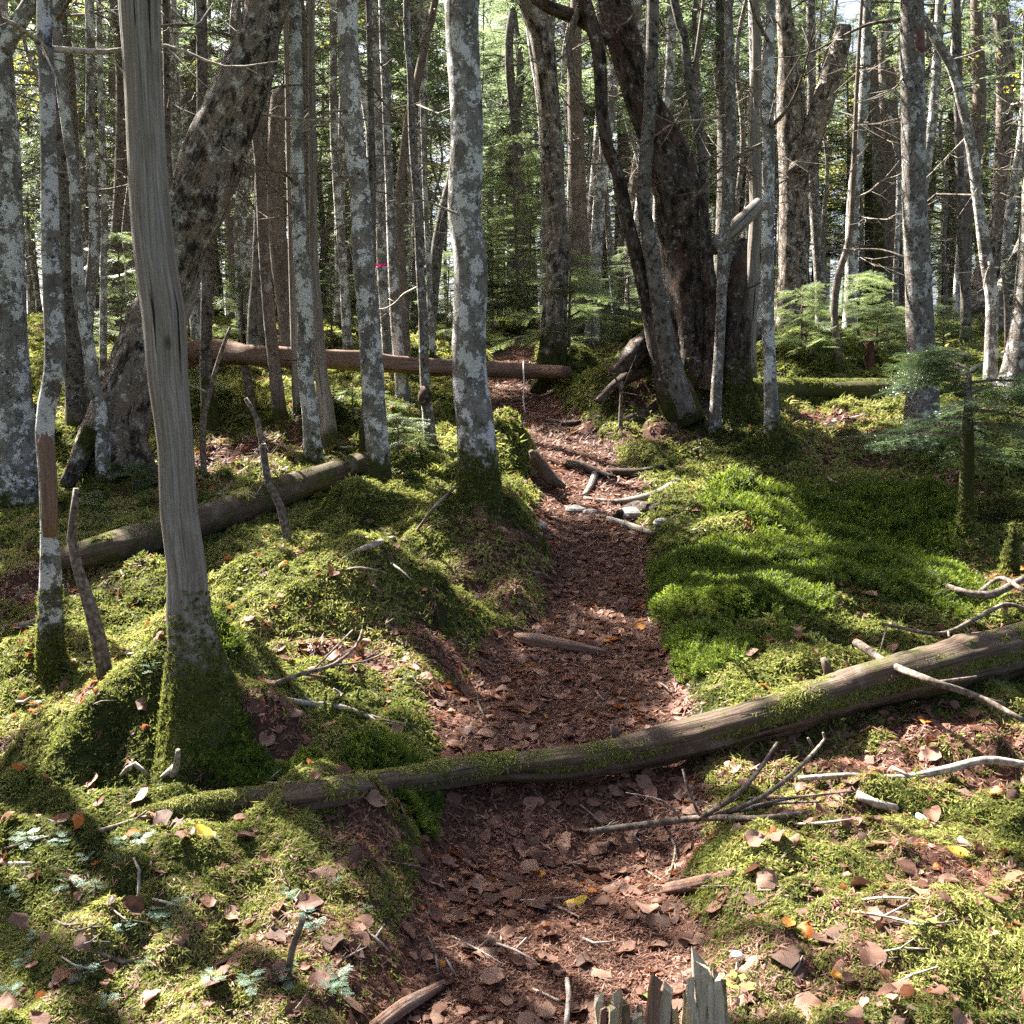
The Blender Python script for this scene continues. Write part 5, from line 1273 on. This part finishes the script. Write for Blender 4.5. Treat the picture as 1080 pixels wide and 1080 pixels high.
big = fbm2(x * 1.6 + 9, y * 1.6, 61, 3); mid = fbm2(x * 5, y * 5, 67, 2)
size = np.clip(.0092 * r, .020, .14) * rng.uniform(.55, 1.4, len(x)) * (.45 + 1.15 * mid) 
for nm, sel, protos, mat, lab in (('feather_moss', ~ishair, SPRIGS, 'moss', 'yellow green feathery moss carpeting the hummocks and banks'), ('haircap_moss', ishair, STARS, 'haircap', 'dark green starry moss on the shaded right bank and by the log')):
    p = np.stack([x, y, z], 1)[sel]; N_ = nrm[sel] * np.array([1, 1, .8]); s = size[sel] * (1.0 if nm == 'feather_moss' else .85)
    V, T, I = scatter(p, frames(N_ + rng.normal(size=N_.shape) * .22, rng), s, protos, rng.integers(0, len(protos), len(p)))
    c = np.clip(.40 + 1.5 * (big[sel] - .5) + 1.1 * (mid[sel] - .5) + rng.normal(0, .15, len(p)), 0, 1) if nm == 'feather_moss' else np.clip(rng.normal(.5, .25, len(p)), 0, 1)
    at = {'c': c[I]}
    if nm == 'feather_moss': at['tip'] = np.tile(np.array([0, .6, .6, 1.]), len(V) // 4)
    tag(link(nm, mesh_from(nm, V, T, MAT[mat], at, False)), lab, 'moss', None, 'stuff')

# needles and crumbs of bark on the trail
def crumb_protos(rng):
    out = []
    for i in range(5):
        out.append(pack([kite(np.array([rng.uniform(-1, 1), rng.uniform(-1, 1), .1 * rng.uniform()]), np.array([math.cos(a), math.sin(a), rng.uniform(-.1, .35)]), UP, rng.uniform(.5, 1.2), rng.uniform(.07, .22)) for a in rng.uniform(0, 6.28, 7)]))
    return out
CR = crumb_protos(rng)
x, y, r = polar(70000, 1.75, 16, 34, rng); li = litter(x, y)
k = rng.uniform(size=len(x)) < li * 1.1; x, y, r = x[k], y[k], r[k]
s = np.clip(.0085 * r, .018, .07) * rng.uniform(.7, 1.3, len(x))
V, T, I = scatter(np.stack([x, y, G(x, y) + .003], 1), frames(gnormal(x, y) + rng.normal(size=(len(x), 3)) * .12, rng), s, CR, rng.integers(0, 5, len(x)))
c = np.clip(rng.normal(.50, .26, len(x)), 0, .9)
tag(link('needle_litter', mesh_from('needle_litter', V, T, MAT['leaf'], {'c': c[I]}, False)), 'reddish brown needles and bark crumbs covering the trail', 'litter', None, 'stuff')

def leaf_proto(rng, curl=None):
    n = 5; rows = []
    curl = rng.uniform(.1, .95) if curl is None else curl; bend = rng.uniform(-.6, .9); fold = rng.uniform(.1, .8); tw = rng.uniform(-.5, .5)
    us = np.linspace(0, 1, 7); wid = np.sin(np.pi * us ** .8) ** .8 * .36 + .01; V = []
    for i, u in enumerate(us):
        w = wid[i] * (1 + rng.uniform(-.12, .12))
        cx, cz = (u - .5), .25 * bend * (u - .5) ** 2 * 4 * .5
        for q in (-1, -.5, 0, .5, 1):
            a = q * curl * .9
            yy = (math.sin(a) / max(.3, curl * .9)) * w if curl > .35 else q * w
            zz = (1 - math.cos(a)) * w * .9 + abs(q) * fold * w * .5 + rng.normal(0, .012)
            V.append([cx + rng.normal(0, .012), yy * (1 + .10 * (i % 2) * (abs(q) == 1)), cz + zz * rng.uniform(.8, 1.25) + tw * q * (u - .5) * .5 + rng.normal(0, .030)])
    V = np.array(V); V[:, 2] -= V[:, 2].min(); T = []
    for i in range(6):
        for q in range(4):
            a = i * 5 + q; T += [[a, a + 1, a + 6], [a, a + 6, a + 5]]
    return V, np.array(T)
LP = [leaf_proto(rng) for _ in range(10)]
x, y, r = [], [], []
n = 46000
yy = np.sqrt(rng.uniform(1.7 ** 2, 13 ** 2, n)); xx = rng.uniform(-.66, .66, n) * yy
li = litter(xx, yy); pq = path_q(xx, yy)
near = 1.0 - .55 * sstep(5, 10, yy)
k = rng.uniform(size=n) < np.clip(.13 + li * .66, 0, 1) * near
x, y, li, pq = xx[k], yy[k], li[k], pq[k]
s = rng.uniform(.036, .088, len(x)) * np.where(rng.uniform(size=len(x)) < .45, .5, 1) * np.where(li > .4, 1.0, .92)
onm = li < .35
pos = np.stack([x, y, G(x, y) + np.where(onm, .016, .005)], 1)
fr = frames(gnormal(x, y) + rng.normal(size=(len(x), 3)) * np.where(onm, .42, .22)[:, None], rng)
flip = rng.uniform(size=len(x)) < .4
fr[flip] = fr[flip] * np.array([1, -1, -1.])[None, None, :]
pos[flip, 2] += s[flip] * .22
var = rng.integers(0, len(LP), len(x)); c = np.clip(rng.normal(.50, .27, len(x)), 0, .9); hot = rng.uniform(size=len(x)) < .035; c[hot] = rng.uniform(.93, 1, hot.sum())
px, py, dep = project(pos)
score = np.where((px > -10) & (px < 1090) & (py < 1085), s / dep, 0)
top = np.argsort(-score)[:285]; ind = np.zeros(len(x), bool); ind[top] = True
V, T, I = scatter(pos[~ind], fr[~ind], s[~ind], LP, var[~ind])
tag(link('leaf_litter', mesh_from('leaf_litter', V, T, MAT['leaf'], {'c': c[~ind][I]}, True)), 'dry brown leaves strewn over the trail and the moss', 'leaf litter', None, 'stuff')
LM = {}
for i in top:
    m = 'leaf_orange' if c[i] > .92 and c[i] < .975 else 'leaf_yellow' if c[i] >= .975 else 'leaf_pale' if c[i] > .68 else 'leaf_brown' if c[i] > .38 else 'leaf_dark'
    if (var[i], m) not in LM: LM[(var[i], m)] = mesh_from('fallen_leaf', LP[var[i]][0], LP[var[i]][1], MAT[m])
    o = link('fallen_leaf', LM[(var[i], m)])
    o.matrix_world = Matrix([[*(fr[i][0] * s[i]), pos[i][0]], [*(fr[i][1] * s[i]), pos[i][1]], [*(fr[i][2] * s[i]), pos[i][2]], [0, 0, 0, 1]])
    w = {'leaf_orange': 'bright orange', 'leaf_yellow': 'yellow', 'leaf_pale': 'pale pinkish brown', 'leaf_brown': 'brown', 'leaf_dark': 'dark brown'}[m]
    place = 'on the bare trail' if pq[i] < 1 else ('on the moss right of the trail' if x[i] > .3 else 'on the moss left of the trail')
    tag(o, 'curled dry %s leaf lying %s' % (w, place), 'leaf', 'dry %s leaves %s' % (w, place))
